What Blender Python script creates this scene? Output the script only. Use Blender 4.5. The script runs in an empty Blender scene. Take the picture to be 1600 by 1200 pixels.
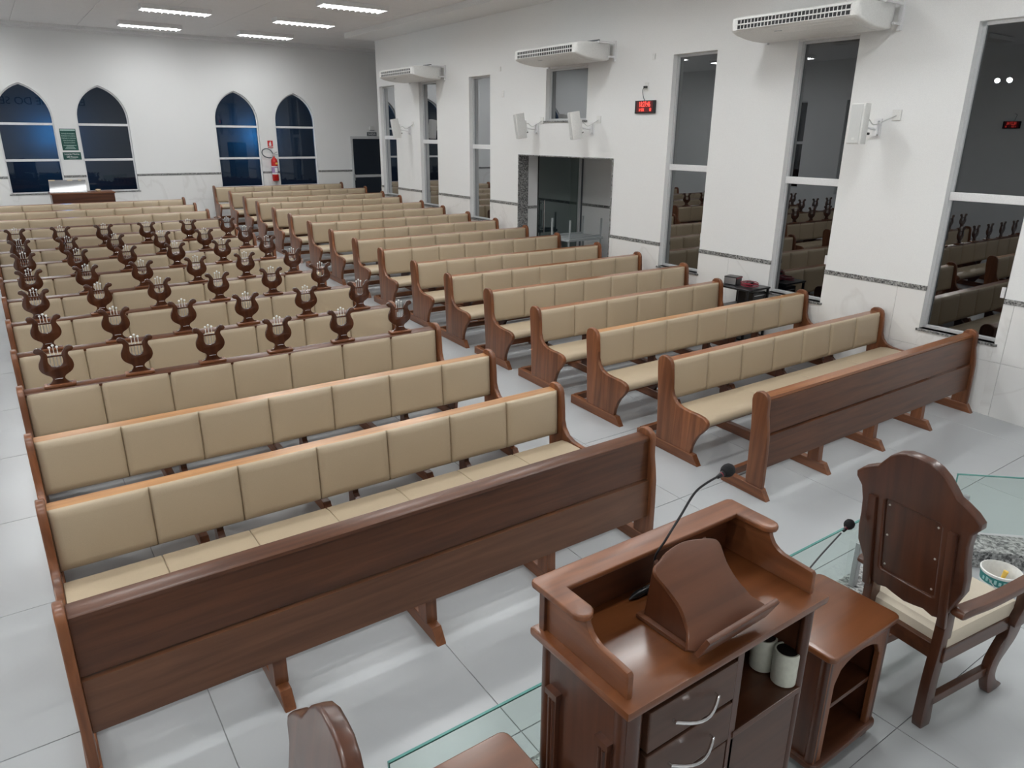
import bpy, bmesh, math, random
from mathutils import Vector, Matrix
R = math.radians
random.seed(7)
scene = bpy.context.scene
C = scene.collection

# ------------------------------------------------------------------ camera
F_PX = 1123.7
YAW, PITCH, ROLL, CAMH = 0.6154, 0.3326, 0.0085, 2.89
cam = bpy.data.cameras.new('camera'); cam_o = bpy.data.objects.new('camera', cam); C.objects.link(cam_o)
cam.sensor_fit = 'HORIZONTAL'; cam.sensor_width = 36.0; cam.lens = F_PX / 1600 * 36.0
cam.clip_start = 0.05; cam.clip_end = 200
_f = Vector((math.sin(YAW)*math.cos(PITCH), math.cos(YAW)*math.cos(PITCH), -math.sin(PITCH)))
_r = Vector((math.cos(YAW), -math.sin(YAW), 0)); _u = _r.cross(_f)
_r2 = math.cos(ROLL)*_r + math.sin(ROLL)*_u; _u2 = -math.sin(ROLL)*_r + math.cos(ROLL)*_u
cam_o.matrix_world = Matrix(((_r2.x, _u2.x, -_f.x, 0), (_r2.y, _u2.y, -_f.y, 0), (_r2.z, _u2.z, -_f.z, CAMH), (0, 0, 0, 1)))
scene.camera = cam_o

# ------------------------------------------------------------------ world (night outside), exposure, ceiling lamps
w = bpy.data.worlds.new('night'); scene.world = w; w.use_nodes = True
w.node_tree.nodes['Background'].inputs[0].default_value = (0.004, 0.006, 0.011, 1)
w.node_tree.nodes['Background'].inputs[1].default_value = 1.0
scene.view_settings.view_transform = 'Standard'
scene.view_settings.look = 'None'
scene.view_settings.gamma = 1.0
scene.view_settings.use_curve_mapping = False
scene.view_settings.exposure = 0.0
ZC = 5.13                                   # ceiling height
LAMP_X = (-2.7, -0.2, 3.5, 6.0)
LAMP_Y = (18.7, 16.1, 13.6, 11.05, 8.5, 5.95, 3.4, 0.85)
LAMP_W = 27.0; LAMP_W_REAR = 22.0
LAMP_OFF = {(3, 0), (3, 1), (4, 0), (4, 1)}     # (row, column) of fixtures that are switched off
LAMP_COL = (0.965, 1.0, 1.01)
for i, ly in enumerate(LAMP_Y):
    for j, lx in enumerate(LAMP_X):
        if (i, j) in LAMP_OFF: continue
        li = bpy.data.lights.new('ceiling_lamp_light', 'AREA'); li.shape = 'RECTANGLE'; li.size = 1.16; li.size_y = 0.27
        li.energy = LAMP_W if ly < 15 else LAMP_W_REAR; li.color = LAMP_COL
        lo = bpy.data.objects.new('ceiling_lamp_light', li); C.objects.link(lo); lo.location = (lx, ly, ZC - 0.085)
# two floodlights on the left wall, aimed at the pulpit
FLOOD = [(-4.72, 8.86, 4.33), (-4.72, 9.14, 4.33)]
for fp in FLOOD:
    li = bpy.data.lights.new('floodlight_beam', 'SPOT'); li.energy = 260; li.spot_size = R(75); li.spot_blend = 0.6; li.shadow_soft_size = 0.05; li.color = (1.0, 0.97, 0.92)
    lo = bpy.data.objects.new('floodlight_beam', li); C.objects.link(lo); lo.location = Vector(fp)+Vector((0.10, -0.08, -0.03))
    lo.rotation_euler = (Vector((2.0, 1.5, 1.4))-Vector(fp)).to_track_quat('-Z', 'Y').to_euler()
# cool lamps of the yard behind the rear windows
for bx_ in (1.52, 6.62):
    li = bpy.data.lights.new('yard_lamp_light', 'POINT'); li.energy = 26.0; li.color = (0.035, 0.42, 0.9); li.shadow_soft_size = 0.03
    lo = bpy.data.objects.new('yard_lamp_light', li); C.objects.link(lo); lo.location = (bx_, 22.15, 2.83)

# ------------------------------------------------------------------ materials
MATS = {}
def newmat(name):
    m = bpy.data.materials.new(name); m.use_nodes = True; MATS[name] = m
    nt = m.node_tree; return m, nt, nt.nodes['Principled BSDF']
def node(nt, t, **kw):
    n = nt.nodes.new(t)
    for k, v in kw.items(): setattr(n, k, v)
    return n
def plain(name, col, rough=0.5, metal=0.0, spec=0.5, bump=0.0, bscale=60, coat=0.0):
    m, nt, b = newmat(name)
    tc = node(nt, 'ShaderNodeTexCoord'); nz = node(nt, 'ShaderNodeTexNoise'); nz.inputs['Scale'].default_value = bscale
    nz.inputs['Detail'].default_value = 3
    nt.links.new(tc.outputs['Object'], nz.inputs['Vector'])
    rp = node(nt, 'ShaderNodeValToRGB'); rp.color_ramp.elements[0].position = 0.3; rp.color_ramp.elements[1].position = 0.7
    rp.color_ramp.elements[0].color = (*[c*0.94 for c in col], 1); rp.color_ramp.elements[1].color = (*[min(1, c*1.04) for c in col], 1)
    nt.links.new(nz.outputs['Fac'], rp.inputs['Fac']); nt.links.new(rp.outputs['Color'], b.inputs['Base Color'])
    b.inputs['Roughness'].default_value = rough; b.inputs['Metallic'].default_value = metal
    b.inputs['Specular IOR Level'].default_value = spec; b.inputs['Coat Weight'].default_value = coat
    b.inputs['Coat Roughness'].default_value = 0.12
    if bump:
        bp = node(nt, 'ShaderNodeBump'); bp.inputs['Strength'].default_value = bump; bp.inputs['Distance'].default_value = 0.002
        nt.links.new(nz.outputs['Fac'], bp.inputs['Height']); nt.links.new(bp.outputs['Normal'], b.inputs['Normal'])
    return m
def wood(name, dark, light, axis, rough=0.36, coat=0.15, scale=1.0, strips=False):
    m, nt, b = newmat(name)
    tc = node(nt, 'ShaderNodeTexCoord'); mp = node(nt, 'ShaderNodeMapping')
    sc = [14*scale]*3; sc[axis] = 0.9*scale; mp.inputs['Scale'].default_value = sc
    oi = node(nt, 'ShaderNodeObjectInfo'); ad = node(nt, 'ShaderNodeVectorMath', operation='ADD')
    mul = node(nt, 'ShaderNodeMath', operation='MULTIPLY'); mul.inputs[1].default_value = 37.0
    nt.links.new(oi.outputs['Random'], mul.inputs[0])
    nt.links.new(tc.outputs['Object'], ad.inputs[0]); nt.links.new(mul.outputs[0], ad.inputs[1])
    nt.links.new(ad.outputs[0], mp.inputs['Vector'])
    nz = node(nt, 'ShaderNodeTexNoise'); nz.inputs['Scale'].default_value = 1.6; nz.inputs['Detail'].default_value = 6; nz.inputs['Distortion'].default_value = 0.6
    nt.links.new(mp.outputs['Vector'], nz.inputs['Vector'])
    rp = node(nt, 'ShaderNodeValToRGB'); rp.color_ramp.elements[0].position = 0.32; rp.color_ramp.elements[1].position = 0.72
    rp.color_ramp.elements[0].color = (*dark, 1); rp.color_ramp.elements[1].color = (*light, 1)
    nt.links.new(nz.outputs['Fac'], rp.inputs['Fac']); col = rp.outputs['Color']
    if strips:                               # glued staves about 9 cm wide, each a little lighter or darker
        sp = node(nt, 'ShaderNodeSeparateXYZ'); nt.links.new(ad.outputs[0], sp.inputs[0])
        m2 = node(nt, 'ShaderNodeMath', operation='MULTIPLY'); m2.inputs[1].default_value = 11.0; nt.links.new(sp.outputs['Y'], m2.inputs[0])
        fl = node(nt, 'ShaderNodeMath', operation='FLOOR'); nt.links.new(m2.outputs[0], fl.inputs[0])
        wn = node(nt, 'ShaderNodeTexWhiteNoise'); wn.noise_dimensions = '1D'; nt.links.new(fl.outputs[0], wn.inputs['W'])
        ma = node(nt, 'ShaderNodeMath', operation='MULTIPLY_ADD'); ma.inputs[1].default_value = 0.5; ma.inputs[2].default_value = 0.78; nt.links.new(wn.outputs['Value'], ma.inputs[0])
        hs = node(nt, 'ShaderNodeHueSaturation'); nt.links.new(col, hs.inputs['Color']); nt.links.new(ma.outputs[0], hs.inputs['Value']); col = hs.outputs['Color']
    nt.links.new(col, b.inputs['Base Color'])
    b.inputs['Roughness'].default_value = rough; b.inputs['Coat Weight'].default_value = coat; b.inputs['Coat Roughness'].default_value = 0.18
    return m
def granite(name, k=1.0):
    m, nt, b = newmat(name)
    tc = node(nt, 'ShaderNodeTexCoord'); nz = node(nt, 'ShaderNodeTexVoronoi'); nz.inputs['Scale'].default_value = 75
    n2 = node(nt, 'ShaderNodeTexNoise'); n2.inputs['Scale'].default_value = 42; n2.inputs['Detail'].default_value = 4
    nt.links.new(tc.outputs['Object'], nz.inputs['Vector']); nt.links.new(tc.outputs['Object'], n2.inputs['Vector'])
    mx = node(nt, 'ShaderNodeMix'); mx.data_type = 'RGBA'; mx.inputs[0].default_value = 0.6
    nt.links.new(nz.outputs['Color'], mx.inputs[6]); nt.links.new(n2.outputs['Fac'], mx.inputs[7])
    bw = node(nt, 'ShaderNodeRGBToBW'); nt.links.new(mx.outputs[2], bw.inputs[0])
    rp = node(nt, 'ShaderNodeValToRGB'); rp.color_ramp.elements[0].position = 0.34; rp.color_ramp.elements[1].position = 0.66
    rp.color_ramp.elements[0].color = (0.035*k, 0.036*k, 0.037*k, 1); rp.color_ramp.elements[1].color = (0.44*k, 0.44*k, 0.43*k, 1)
    nt.links.new(bw.outputs[0], rp.inputs['Fac']); nt.links.new(rp.outputs['Color'], b.inputs['Base Color'])
    b.inputs['Roughness'].default_value = 0.3
    return m
def marble(name, base, vein, rough, vscale, amount):
    m, nt, b = newmat(name)
    tc = node(nt, 'ShaderNodeTexCoord'); oi = node(nt, 'ShaderNodeObjectInfo')
    mul = node(nt, 'ShaderNodeMath', operation='MULTIPLY'); mul.inputs[1].default_value = 23.0
    ad = node(nt, 'ShaderNodeVectorMath', operation='ADD')
    nt.links.new(oi.outputs['Random'], mul.inputs[0]); nt.links.new(tc.outputs['Object'], ad.inputs[0]); nt.links.new(mul.outputs[0], ad.inputs[1])
    nz = node(nt, 'ShaderNodeTexNoise'); nz.inputs['Scale'].default_value = vscale; nz.inputs['Detail'].default_value = 5; nz.inputs['Distortion'].default_value = 1.2
    nt.links.new(ad.outputs[0], nz.inputs['Vector'])
    rp = node(nt, 'ShaderNodeValToRGB'); e = rp.color_ramp.elements
    e[0].position = 0.485; e[0].color = (*base, 1); e[1].position = 0.515; e[1].color = (*base, 1)
    k = e.new(0.5); k.color = (*[a*(1-amount)+v*amount for a, v in zip(base, vein)], 1)
    nt.links.new(nz.outputs['Fac'], rp.inputs['Fac']); nt.links.new(rp.outputs['Color'], b.inputs['Base Color'])
    b.inputs['Roughness'].default_value = rough
    return m
def glassmat(name, tint, ior, gloss=(1, 1, 1), curve=None):
    m = bpy.data.materials.new(name); m.use_nodes = True; MATS[name] = m; nt = m.node_tree
    nt.nodes.remove(nt.nodes['Principled BSDF']); out = nt.nodes['Material Output']
    tr = node(nt, 'ShaderNodeBsdfTransparent'); tr.inputs[0].default_value = (*tint, 1)
    gl = node(nt, 'ShaderNodeBsdfGlossy'); gl.inputs['Roughness'].default_value = 0.0; gl.inputs['Color'].default_value = (*gloss, 1)
    if curve:                                # coated solar glass: reflectance base + gain * (1 - cos)^1.5
        lw = node(nt, 'ShaderNodeLayerWeight'); lw.inputs['Blend'].default_value = 0.5
        pw = node(nt, 'ShaderNodeMath', operation='POWER'); pw.inputs[1].default_value = 1.5; nt.links.new(lw.outputs['Facing'], pw.inputs[0])
        ma = node(nt, 'ShaderNodeMath', operation='MULTIPLY_ADD'); ma.inputs[1].default_value = curve[1]; ma.inputs[2].default_value = curve[0]
        nt.links.new(pw.outputs[0], ma.inputs[0]); fac = ma.outputs[0]
    else:
        fr = node(nt, 'ShaderNodeFresnel'); fr.inputs['IOR'].default_value = ior; fac = fr.outputs[0]
    ge = node(nt, 'ShaderNodeNewGeometry'); inv = node(nt, 'ShaderNodeMath', operation='SUBTRACT'); inv.inputs[0].default_value = 1.0
    nt.links.new(ge.outputs['Backfacing'], inv.inputs[1])
    mu = node(nt, 'ShaderNodeMath', operation='MULTIPLY'); nt.links.new(fac, mu.inputs[0]); nt.links.new(inv.outputs[0], mu.inputs[1])
    mx = node(nt, 'ShaderNodeMixShader')
    nt.links.new(mu.outputs[0], mx.inputs[0]); nt.links.new(tr.outputs[0], mx.inputs[1]); nt.links.new(gl.outputs[0], mx.inputs[2])
    nt.links.new(mx.outputs[0], out.inputs['Surface'])
    return m
def emit(name, col, strength):
    m, nt, b = newmat(name)
    b.inputs['Base Color'].default_value = (*col, 1); b.inputs['Emission Color'].default_value = (*col, 1); b.inputs['Emission Strength'].default_value = strength
    return m

WD, WL = (0.125, 0.040, 0.014), (0.245, 0.088, 0.033)
wood('wood_x', WD, WL, 0); wood('wood_z', WD, WL, 2, strips=True); wood('wood_y', WD, WL, 1)
wood('rail_wood', (0.22, 0.076, 0.028), (0.34, 0.138, 0.052), 0, 0.3, 0.3)
wood('golden_wood', (0.38, 0.18, 0.070), (0.55, 0.29, 0.125), 0, 0.3, 0.3)
wood('board_wood_sheen', (0.115, 0.045, 0.020), (0.185, 0.078, 0.037), 0, 0.4, 0.1)  # sheen on the left front's lower board, put into its base colour
wood('dark_wood_x', (0.058, 0.018, 0.0075), (0.115, 0.037, 0.014), 0, 0.36, 0.25)
wood('dark_wood_z', (0.050, 0.015, 0.0065), (0.095, 0.030, 0.0125), 2, 0.33, 0.35)
wood('board_wood', (0.070, 0.023, 0.009), (0.140, 0.050, 0.020), 0, 0.36, 0.15)
wood('desk_top_wood', (0.125, 0.038, 0.011), (0.19, 0.063, 0.020), 0, 0.3, 0.4, 0.6)
wood('stand_wood', (0.092, 0.031, 0.013), (0.145, 0.052, 0.023), 0, 0.42, 0.15, 0.8)
wood('drawer_wood', (0.058, 0.024, 0.013), (0.098, 0.042, 0.024), 0, 0.42, 0.15)
wood('lyre_wood', (0.055, 0.018, 0.009), (0.10, 0.034, 0.015), 2, 0.2, 0.6)
plain('leather', (0.485, 0.390, 0.270), 0.40, bump=0.12, bscale=420)
plain('cream_fabric', (0.62, 0.55, 0.44), 0.7, bump=0.1, bscale=500)
plain('wall_paint', (0.86, 0.865, 0.86), 0.7, bump=0.04, bscale=180)
plain('ceiling_paint', (0.84, 0.825, 0.82), 0.75)
plain('trim_white', (0.84, 0.84, 0.835), 0.55)
marble('wall_tile', (0.84, 0.835, 0.82), (0.62, 0.60, 0.57), 0.16, 0.40, 0.28)
marble("floor_tile", (0.43, 0.445, 0.455), (0.415, 0.428, 0.436), 0.25, 0.6, 0.4)
plain('grout', (0.28, 0.28, 0.28), 0.8)
granite('granite'); granite('granite_dark', 0.8)
plain('aluminium', (0.62, 0.63, 0.64), 0.35, 0.25)
plain('white_aluminium', (0.80, 0.80, 0.81), 0.35)
glassmat('window_glass', (0.20, 0.22, 0.24), 1.5, (0.96, 0.98, 1.0), (0.13, 0.95))
glassmat('arch_glass', (0.48, 0.54, 0.60), 1.75, (0.95, 0.97, 1.0), (0.05, 0.5))
glassmat('door_glass', (0.45, 0.52, 0.50), 1.7, (0.86, 1.0, 0.97), (0.14, 0.8))
glassmat('clear_glass', (0.90, 0.955, 0.935), 1.28)
plain('glass_edge', (0.10, 0.28, 0.25), 0.15)
plain('plastic_white', (0.80, 0.80, 0.78), 0.4)
plain('speaker_grille', (0.63, 0.64, 0.63), 0.6, bump=0.3, bscale=300)
plain('dark_void', (0.018, 0.018, 0.02), 0.6)
plain('black_plastic', (0.012, 0.012, 0.013), 0.32)
plain('black_foam', (0.008, 0.008, 0.009), 0.95, bump=0.5, bscale=400)
plain('black_metal', (0.015, 0.015, 0.017), 0.3, 0.2)
plain('chrome', (0.72, 0.72, 0.73), 0.16, 1.0)
plain('steel', (0.5, 0.51, 0.52), 0.35, 0.8)
plain('grey_paint', (0.42, 0.45, 0.46), 0.4)
plain('screw_metal', (0.75, 0.72, 0.65), 0.3, 0.6)
plain('red_paint', (0.55, 0.018, 0.014), 0.28)
plain('sign_red', (0.62, 0.03, 0.03), 0.45)
plain('red_cable', (0.24, 0.012, 0.03), 0.4)
plain('sign_green', (0.008, 0.078, 0.062), 0.4)
plain('sign_green_text', (0.55, 0.72, 0.66), 0.5)
plain('sign_white', (0.85, 0.85, 0.85), 0.5)
plain('sign_grey', (0.10, 0.115, 0.13), 0.45)
plain('label_yellow', (0.85, 0.55, 0.10), 0.5)
plain('label_violet', (0.35, 0.22, 0.42), 0.5)
plain('ceramic', (0.66, 0.67, 0.58), 0.3)
plain('teal_label', (0.03, 0.22, 0.21), 0.4)
plain('teal_light', (0.32, 0.55, 0.54), 0.4)
plain('lettering_black', (0.01, 0.01, 0.01), 0.6)
plain('acrylic_grey', (0.24, 0.24, 0.25), 0.06)
plain('paper_tan', (0.62, 0.50, 0.34), 0.6)
plain('yard_wall', (0.22, 0.24, 0.27), 0.8)
emit('lamp_tube', (1.0, 0.99, 0.97), 14.0)
emit('led_red', (1.0, 0.07, 0.05), 2.2)
emit('led_dim', (0.09, 0.002, 0.003), 0.3)

# ------------------------------------------------------------------ mesh helpers
def addbox(bm, x0, x1, y0, y1, z0, z1):
    v = [bm.verts.new(p) for p in ((x0,y0,z0),(x1,y0,z0),(x1,y1,z0),(x0,y1,z0),(x0,y0,z1),(x1,y0,z1),(x1,y1,z1),(x0,y1,z1))]
    for f in ((0,3,2,1),(4,5,6,7),(0,1,5,4),(1,2,6,5),(2,3,7,6),(3,0,4,7)): bm.faces.new([v[i] for i in f])
    return v
def boxbm(x0, x1, y0, y1, z0, z1, bev=0.0, seg=2):
    bm = bmesh.new(); addbox(bm, min(x0,x1), max(x0,x1), min(y0,y1), max(y0,y1), min(z0,z1), max(z0,z1))
    if bev: bmesh.ops.bevel(bm, geom=bm.edges[:], offset=bev, segments=seg, affect='EDGES', profile=0.6)
    return bm
def prism(pts, axis, a, b, bev=0.0, seg=2, bm=None):
    """polygon pts (two coordinates in the remaining axes order) extruded along axis from a to b"""
    own = bm is None
    if own: bm = bmesh.new()
    def P(q, t):
        if axis == 'x': return (t, q[0], q[1])
        if axis == 'y': return (q[0], t, q[1])
        return (q[0], q[1], t)
    A = [bm.verts.new(P(q, a)) for q in pts]; B = [bm.verts.new(P(q, b)) for q in pts]
    fs = [bm.faces.new(A), bm.faces.new(B[::-1])]
    n = len(pts)
    for i in range(n): fs.append(bm.faces.new((A[i], B[i], B[(i+1) % n], A[(i+1) % n])))
    bmesh.ops.recalc_face_normals(bm, faces=fs)
    if bev:
        ed = [e for e in fs[0].edges] + [e for e in fs[1].edges]
        bmesh.ops.bevel(bm, geom=ed, offset=bev, segments=seg, affect='EDGES', profile=0.6)
    return bm
def smoothpts(pts, n=5, closed=True):
    """Catmull-Rom through pts"""
    out = []; m = len(pts); rng = range(m if closed else m-1)
    g = (lambda i: Vector(pts[i % m])) if closed else (lambda i: Vector(pts[max(0, min(m-1, i))]))
    for i in rng:
        p0, p1, p2, p3 = g(i-1), g(i), g(i+1), g(i+2)
        for k in range(n):
            t = k/n
            out.append(tuple(0.5*((2*p1)+(p2-p0)*t+(2*p0-5*p1+4*p2-p3)*t*t+(3*p1-p0-3*p2+p3)*t**3)))
    if not closed: out.append(tuple(pts[-1]))
    return out
def tube(path, rad, seg=8, bm=None, caps=True):
    if bm is None: bm = bmesh.new()
    path = [Vector(p) for p in path]; n = len(path); rings = []
    rr = rad if isinstance(rad, (list, tuple)) else [rad]*n
    t0 = (path[1]-path[0]).normalized(); up = Vector((0,0,1)) if abs(t0.z) < 0.9 else Vector((1,0,0)); nrm = (up - t0*up.dot(t0)).normalized()
    for i in range(n):
        t = (path[min(i+1,n-1)]-path[max(i-1,0)]).normalized()
        nrm = (nrm - t*nrm.dot(t)).normalized(); bn = t.cross(nrm)
        rings.append([bm.verts.new(path[i]+(nrm*math.cos(2*math.pi*k/seg)+bn*math.sin(2*math.pi*k/seg))*rr[i]) for k in range(seg)])
    fs = []
    for i in range(n-1):
        for k in range(seg): fs.append(bm.faces.new((rings[i][k], rings[i][(k+1)%seg], rings[i+1][(k+1)%seg], rings[i+1][k])))
    if caps: fs.append(bm.faces.new(rings[0][::-1])); fs.append(bm.faces.new(rings[-1]))
    bmesh.ops.recalc_face_normals(bm, faces=fs)
    return bm
def lathe(prof, seg=20, bm=None, off=(0,0,0)):
    if bm is None: bm = bmesh.new()
    rings = []; ox, oy, oz = off
    for r, z in prof:
        if r < 1e-5: rings.append([bm.verts.new((ox, oy, oz+z))])
        else: rings.append([bm.verts.new((ox+r*math.cos(2*math.pi*k/seg), oy+r*math.sin(2*math.pi*k/seg), oz+z)) for k in range(seg)])
    fs = []
    for a, b in zip(rings, rings[1:]):
        for k in range(seg):
            k2 = (k+1) % seg
            if len(a) == 1 and len(b) == 1: continue
            if len(a) == 1: fs.append(bm.faces.new((a[0], b[k2], b[k])))
            elif len(b) == 1: fs.append(bm.faces.new((a[k], a[k2], b[0])))
            else: fs.append(bm.faces.new((a[k], a[k2], b[k2], b[k])))
    bmesh.ops.recalc_face_normals(bm, faces=fs)
    return bm
def pillow(wd, ht, dp, nx=10, nz=8, soft=0.11, back=0.012):
    """upholstered pad: lies in xz, bulging towards -y; origin in its middle"""
    bm = bmesh.new(); g = []
    def prof(t):
        a = abs(t); return 1.0 if a < 1-soft else math.sqrt(max(0.0, 1-((a-(1-soft))/soft)**2))
    us = [math.sin(math.pi/2*(2*i/nx-1)) for i in range(nx+1)]; vs = [math.sin(math.pi/2*(2*i/nz-1)) for i in range(nz+1)]
    for v in vs:
        row = []
        for u in us:
            d = dp*(0.62+0.38*prof(u)*prof(v)) + 0.008*(1-u*u)*(1-v*v)
            row.append(bm.verts.new((u*wd/2, -d, v*ht/2)))
        g.append(row)
    for j in range(nz):
        for i in range(nx): bm.faces.new((g[j][i], g[j][i+1], g[j+1][i+1], g[j+1][i]))
    rim = [g[0][i] for i in range(nx+1)] + [g[j][nx] for j in range(1, nz+1)] + [g[nz][i] for i in range(nx-1, -1, -1)] + [g[j][0] for j in range(nz-1, 0, -1)]
    bk = [bm.verts.new((v.co.x, back, v.co.z)) for v in rim]; n = len(rim)
    for i in range(n): bm.faces.new((rim[i], bk[i], bk[(i+1)%n], rim[(i+1)%n]))
    bm.faces.new(bk)
    bmesh.ops.recalc_face_normals(bm, faces=bm.faces[:])
    return bm
def mesh(bm, name, mat, smooth=False, ang=40):
    me = bpy.data.meshes.new(name); bm.normal_update(); bm.to_mesh(me); bm.free()
    me.materials.append(MATS[mat])
    if smooth:
        for p in me.polygons: p.use_smooth = True
        try: me.set_sharp_from_angle(angle=R(ang))
        except Exception: pass
    return me
def inst(name, me, parent=None, loc=(0,0,0), rot=(0,0,0)):
    o = bpy.data.objects.new(name, me); C.objects.link(o); o.location = loc; o.rotation_euler = rot
    if parent is not None: o.parent = parent
    return o
def part(name, bm, mat, parent=None, loc=(0,0,0), rot=(0,0,0), smooth=False, label=None):
    o = inst(name, mesh(bm, name, mat, smooth), parent, loc, rot)
    if label: o['label'] = label
    return o
def tag(o, label, cat, group=None):
    o['label'] = label; o['category'] = cat
    if group: o['group'] = group
    return o
def thing(name, label, cat, loc=(0,0,0), rot=(0,0,0), group=None):
    return tag(inst(name, None, None, loc, rot), label, cat, group)
def struct(o, label=None, cat=None):
    o['kind'] = 'structure'
    if label: o['label'] = label
    if cat: o['category'] = cat
    return o
def textmesh(txt, size, depth, mat, name='lettering', align='CENTER', font_scale_x=1.0):
    cu = bpy.data.curves.new(name, 'FONT'); cu.body = txt; cu.size = size; cu.extrude = depth; cu.align_x = align; cu.align_y = 'CENTER'
    to = bpy.data.objects.new(name, cu); C.objects.link(to)
    bpy.context.view_layer.update()
    me = bpy.data.meshes.new_from_object(to.evaluated_get(bpy.context.evaluated_depsgraph_get()))
    bpy.data.objects.remove(to); me.materials.clear(); me.materials.append(MATS[mat])
    for v in me.vertices: v.co.x *= font_scale_x
    return me
def holed(outer, holes, axis, a, b):
    """flat wall with openings: polygons in (u,z); axis 'x' -> (y,z), axis 'y' -> (x,z)"""
    bm = bmesh.new(); ed = []
    for loop in [outer]+holes:
        vs = [bm.verts.new((a, p[0], p[1]) if axis == 'x' else (p[0], a, p[1])) for p in loop]
        for i in range(len(vs)): ed.append(bm.edges.new((vs[i], vs[(i+1) % len(vs)])))
    bmesh.ops.triangle_fill(bm, use_beauty=True, edges=ed)
    r = bmesh.ops.extrude_face_region(bm, geom=bm.faces[:])
    d = Vector((b-a, 0, 0)) if axis == 'x' else Vector((0, b-a, 0))
    bmesh.ops.translate(bm, vec=d, verts=[v for v in r['geom'] if isinstance(v, bmesh.types.BMVert)])
    bmesh.ops.recalc_face_normals(bm, faces=bm.faces[:])
    return bm
ORD = ['zeroth','first','second','third','fourth','fifth','sixth','seventh','eighth','ninth','tenth','eleventh','twelfth','thirteenth','fourteenth','fifteenth','sixteenth','seventeenth']

# ------------------------------------------------------------------ room
S = 0.0388                                   # the nave floor climbs towards the rear
XW, YR, XL, YF = 8.26, 20.3, -4.96, -1.6
YE = 17.55                                   # where the right wall ends
XA = 10.9                                    # far side of the rear lobby
FZ = lambda y: S*y
SLOPE = math.atan(S)

# floor: sloping bed + tiles
bm = bmesh.new(); q = []
for x, y in ((XL-0.3, YF-0.3), (XA+0.2, YF-0.3), (XA+0.2, YR+0.3), (XL-0.3, YR+0.3)): q.append((x, y))
vt = [bm.verts.new((x, y, FZ(y)-0.006)) for x, y in q]; vb = [bm.verts.new((x, y, FZ(y)-0.2)) for x, y in q]
bm.faces.new(vt); bm.faces.new(vb[::-1])
for i in range(4): bm.faces.new((vt[i], vb[i], vb[(i+1)%4], vt[(i+1)%4]))
bmesh.ops.recalc_face_normals(bm, faces=bm.faces[:])
floor = struct(part('floor', bm, 'grout'), 'pale polished tile floor of the nave, rising towards the rear', 'floor')
TX, TY, X0T, Y0T = 1.2156, 1.183, 1.677, 2.268
tile_cache = {}
def tile(nm, sx, sy, mat, th=0.012, bev=0.0015):
    k = (round(sx,3), round(sy,3), mat, th)
    if k not in tile_cache:
        tile_cache[k] = mesh(boxbm(0, sx, 0, sy, -th, 0, bev, 1), nm, mat)
    return tile_cache[k]
def spans(lo, hi, o, st, g):
    k = math.floor((lo-o)/st); out = []
    while o+k*st < hi-1e-6:
        a, b = max(lo, o+k*st+g/2), min(hi, o+(k+1)*st-g/2)
        if b-a > 0.02: out.append((a, b))
        k += 1
    return out
for xa, xb in spans(XL, XA, X0T, TX, 0.004):
    for ya, yb in spans(0.4, YR, Y0T, TY, 0.004):
        if xa > XW and yb < 8.6: continue
        if 11.6 < ya and yb < 17.4 and xa > XW+0.1: continue
        inst('floor_tile', tile('floor_tile', xb-xa, yb-ya, 'floor_tile'), floor, (xa, ya, FZ(ya)), (SLOPE, 0, 0))

# right wall with windows and the lobby opening (plane x = XW)
WIN = [  # (y0, y1, bottom, top, transom)
    (3.00, 3.775, 0.885, 3.99, 2.32), (5.01, 5.79, 0.945, 3.99, 2.385), (7.01, 7.79, 1.005, 3.99, 2.467),
    (12.50, 13.27, 1.23, 3.99, 2.67), (14.60, 15.39, 1.345, 3.99, 2.745), (16.60, 17.41, 1.445, 3.99, 2.82)]
SQ = (9.63, 10.73, 3.14, 3.98)
DO = (8.92, 11.53, 2.558)
holes = [[(a, c), (b, c), (b, d), (a, d)] for a, b, c, d, t in WIN] + [[(SQ[0], SQ[2]), (SQ[1], SQ[2]), (SQ[1], SQ[3]), (SQ[0], SQ[3])]]
outer = [(YF, -0.3), (DO[0], -0.3), (DO[0], DO[2]), (DO[1], DO[2]), (DO[1], -0.3), (YE, -0.3), (YE, ZC+0.1), (YF, ZC+0.1)]
struct(part('wall_right', holed(outer, holes, 'x', XW, XW+0.22), 'wall_paint'), 'white right-hand wall with tall narrow windows', 'wall')
# return wall at its rear end, lobby sides
struct(part('wall_lobby', boxbm(XW+0.22, XA, YE-0.22, YE, -0.3, ZC+0.1), 'wall_paint'), 'white return wall of the rear lobby', 'wall')
struct(part('wall_lobby_side', boxbm(XA, XA+0.2, YE-0.3, YR+0.2, -0.3, ZC+0.1), 'wall_paint'), 'white side wall of the rear lobby', 'wall')
# rear wall with pointed windows and door
def arch(cx, hw, zb, zs, za, n=9):
    rise = za-zs; c = (rise*rise-hw*hw)/(2*hw); rad = hw+c; pts = [(cx-hw, zb), (cx+hw, zb)]
    a1 = math.atan2(rise, c)
    for i in range(n+1):
        t = a1*i/n; pts.append((cx-c+rad*math.cos(t), zs+rad*math.sin(t)))
    for i in range(n-1, -1, -1):
        t = a1*i/n; pts.append((cx+c-rad*math.cos(t), zs+rad*math.sin(t)))
    return pts
ARCH = [0.942, 2.49, 5.56, 7.10]
AH = dict(hw=0.545, zb=1.535, zs=3.18, za=3.915)
DR = (8.655, 9.66, 2.835)
outer = [(XL, -0.3), (DR[0], -0.3), (DR[0], DR[2]), (DR[1], DR[2]), (DR[1], -0.3), (XA+0.2, -0.3), (XA+0.2, ZC+0.1), (XL, ZC+0.1)]
LEFTARCH = [-3.8, -2.25]
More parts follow.
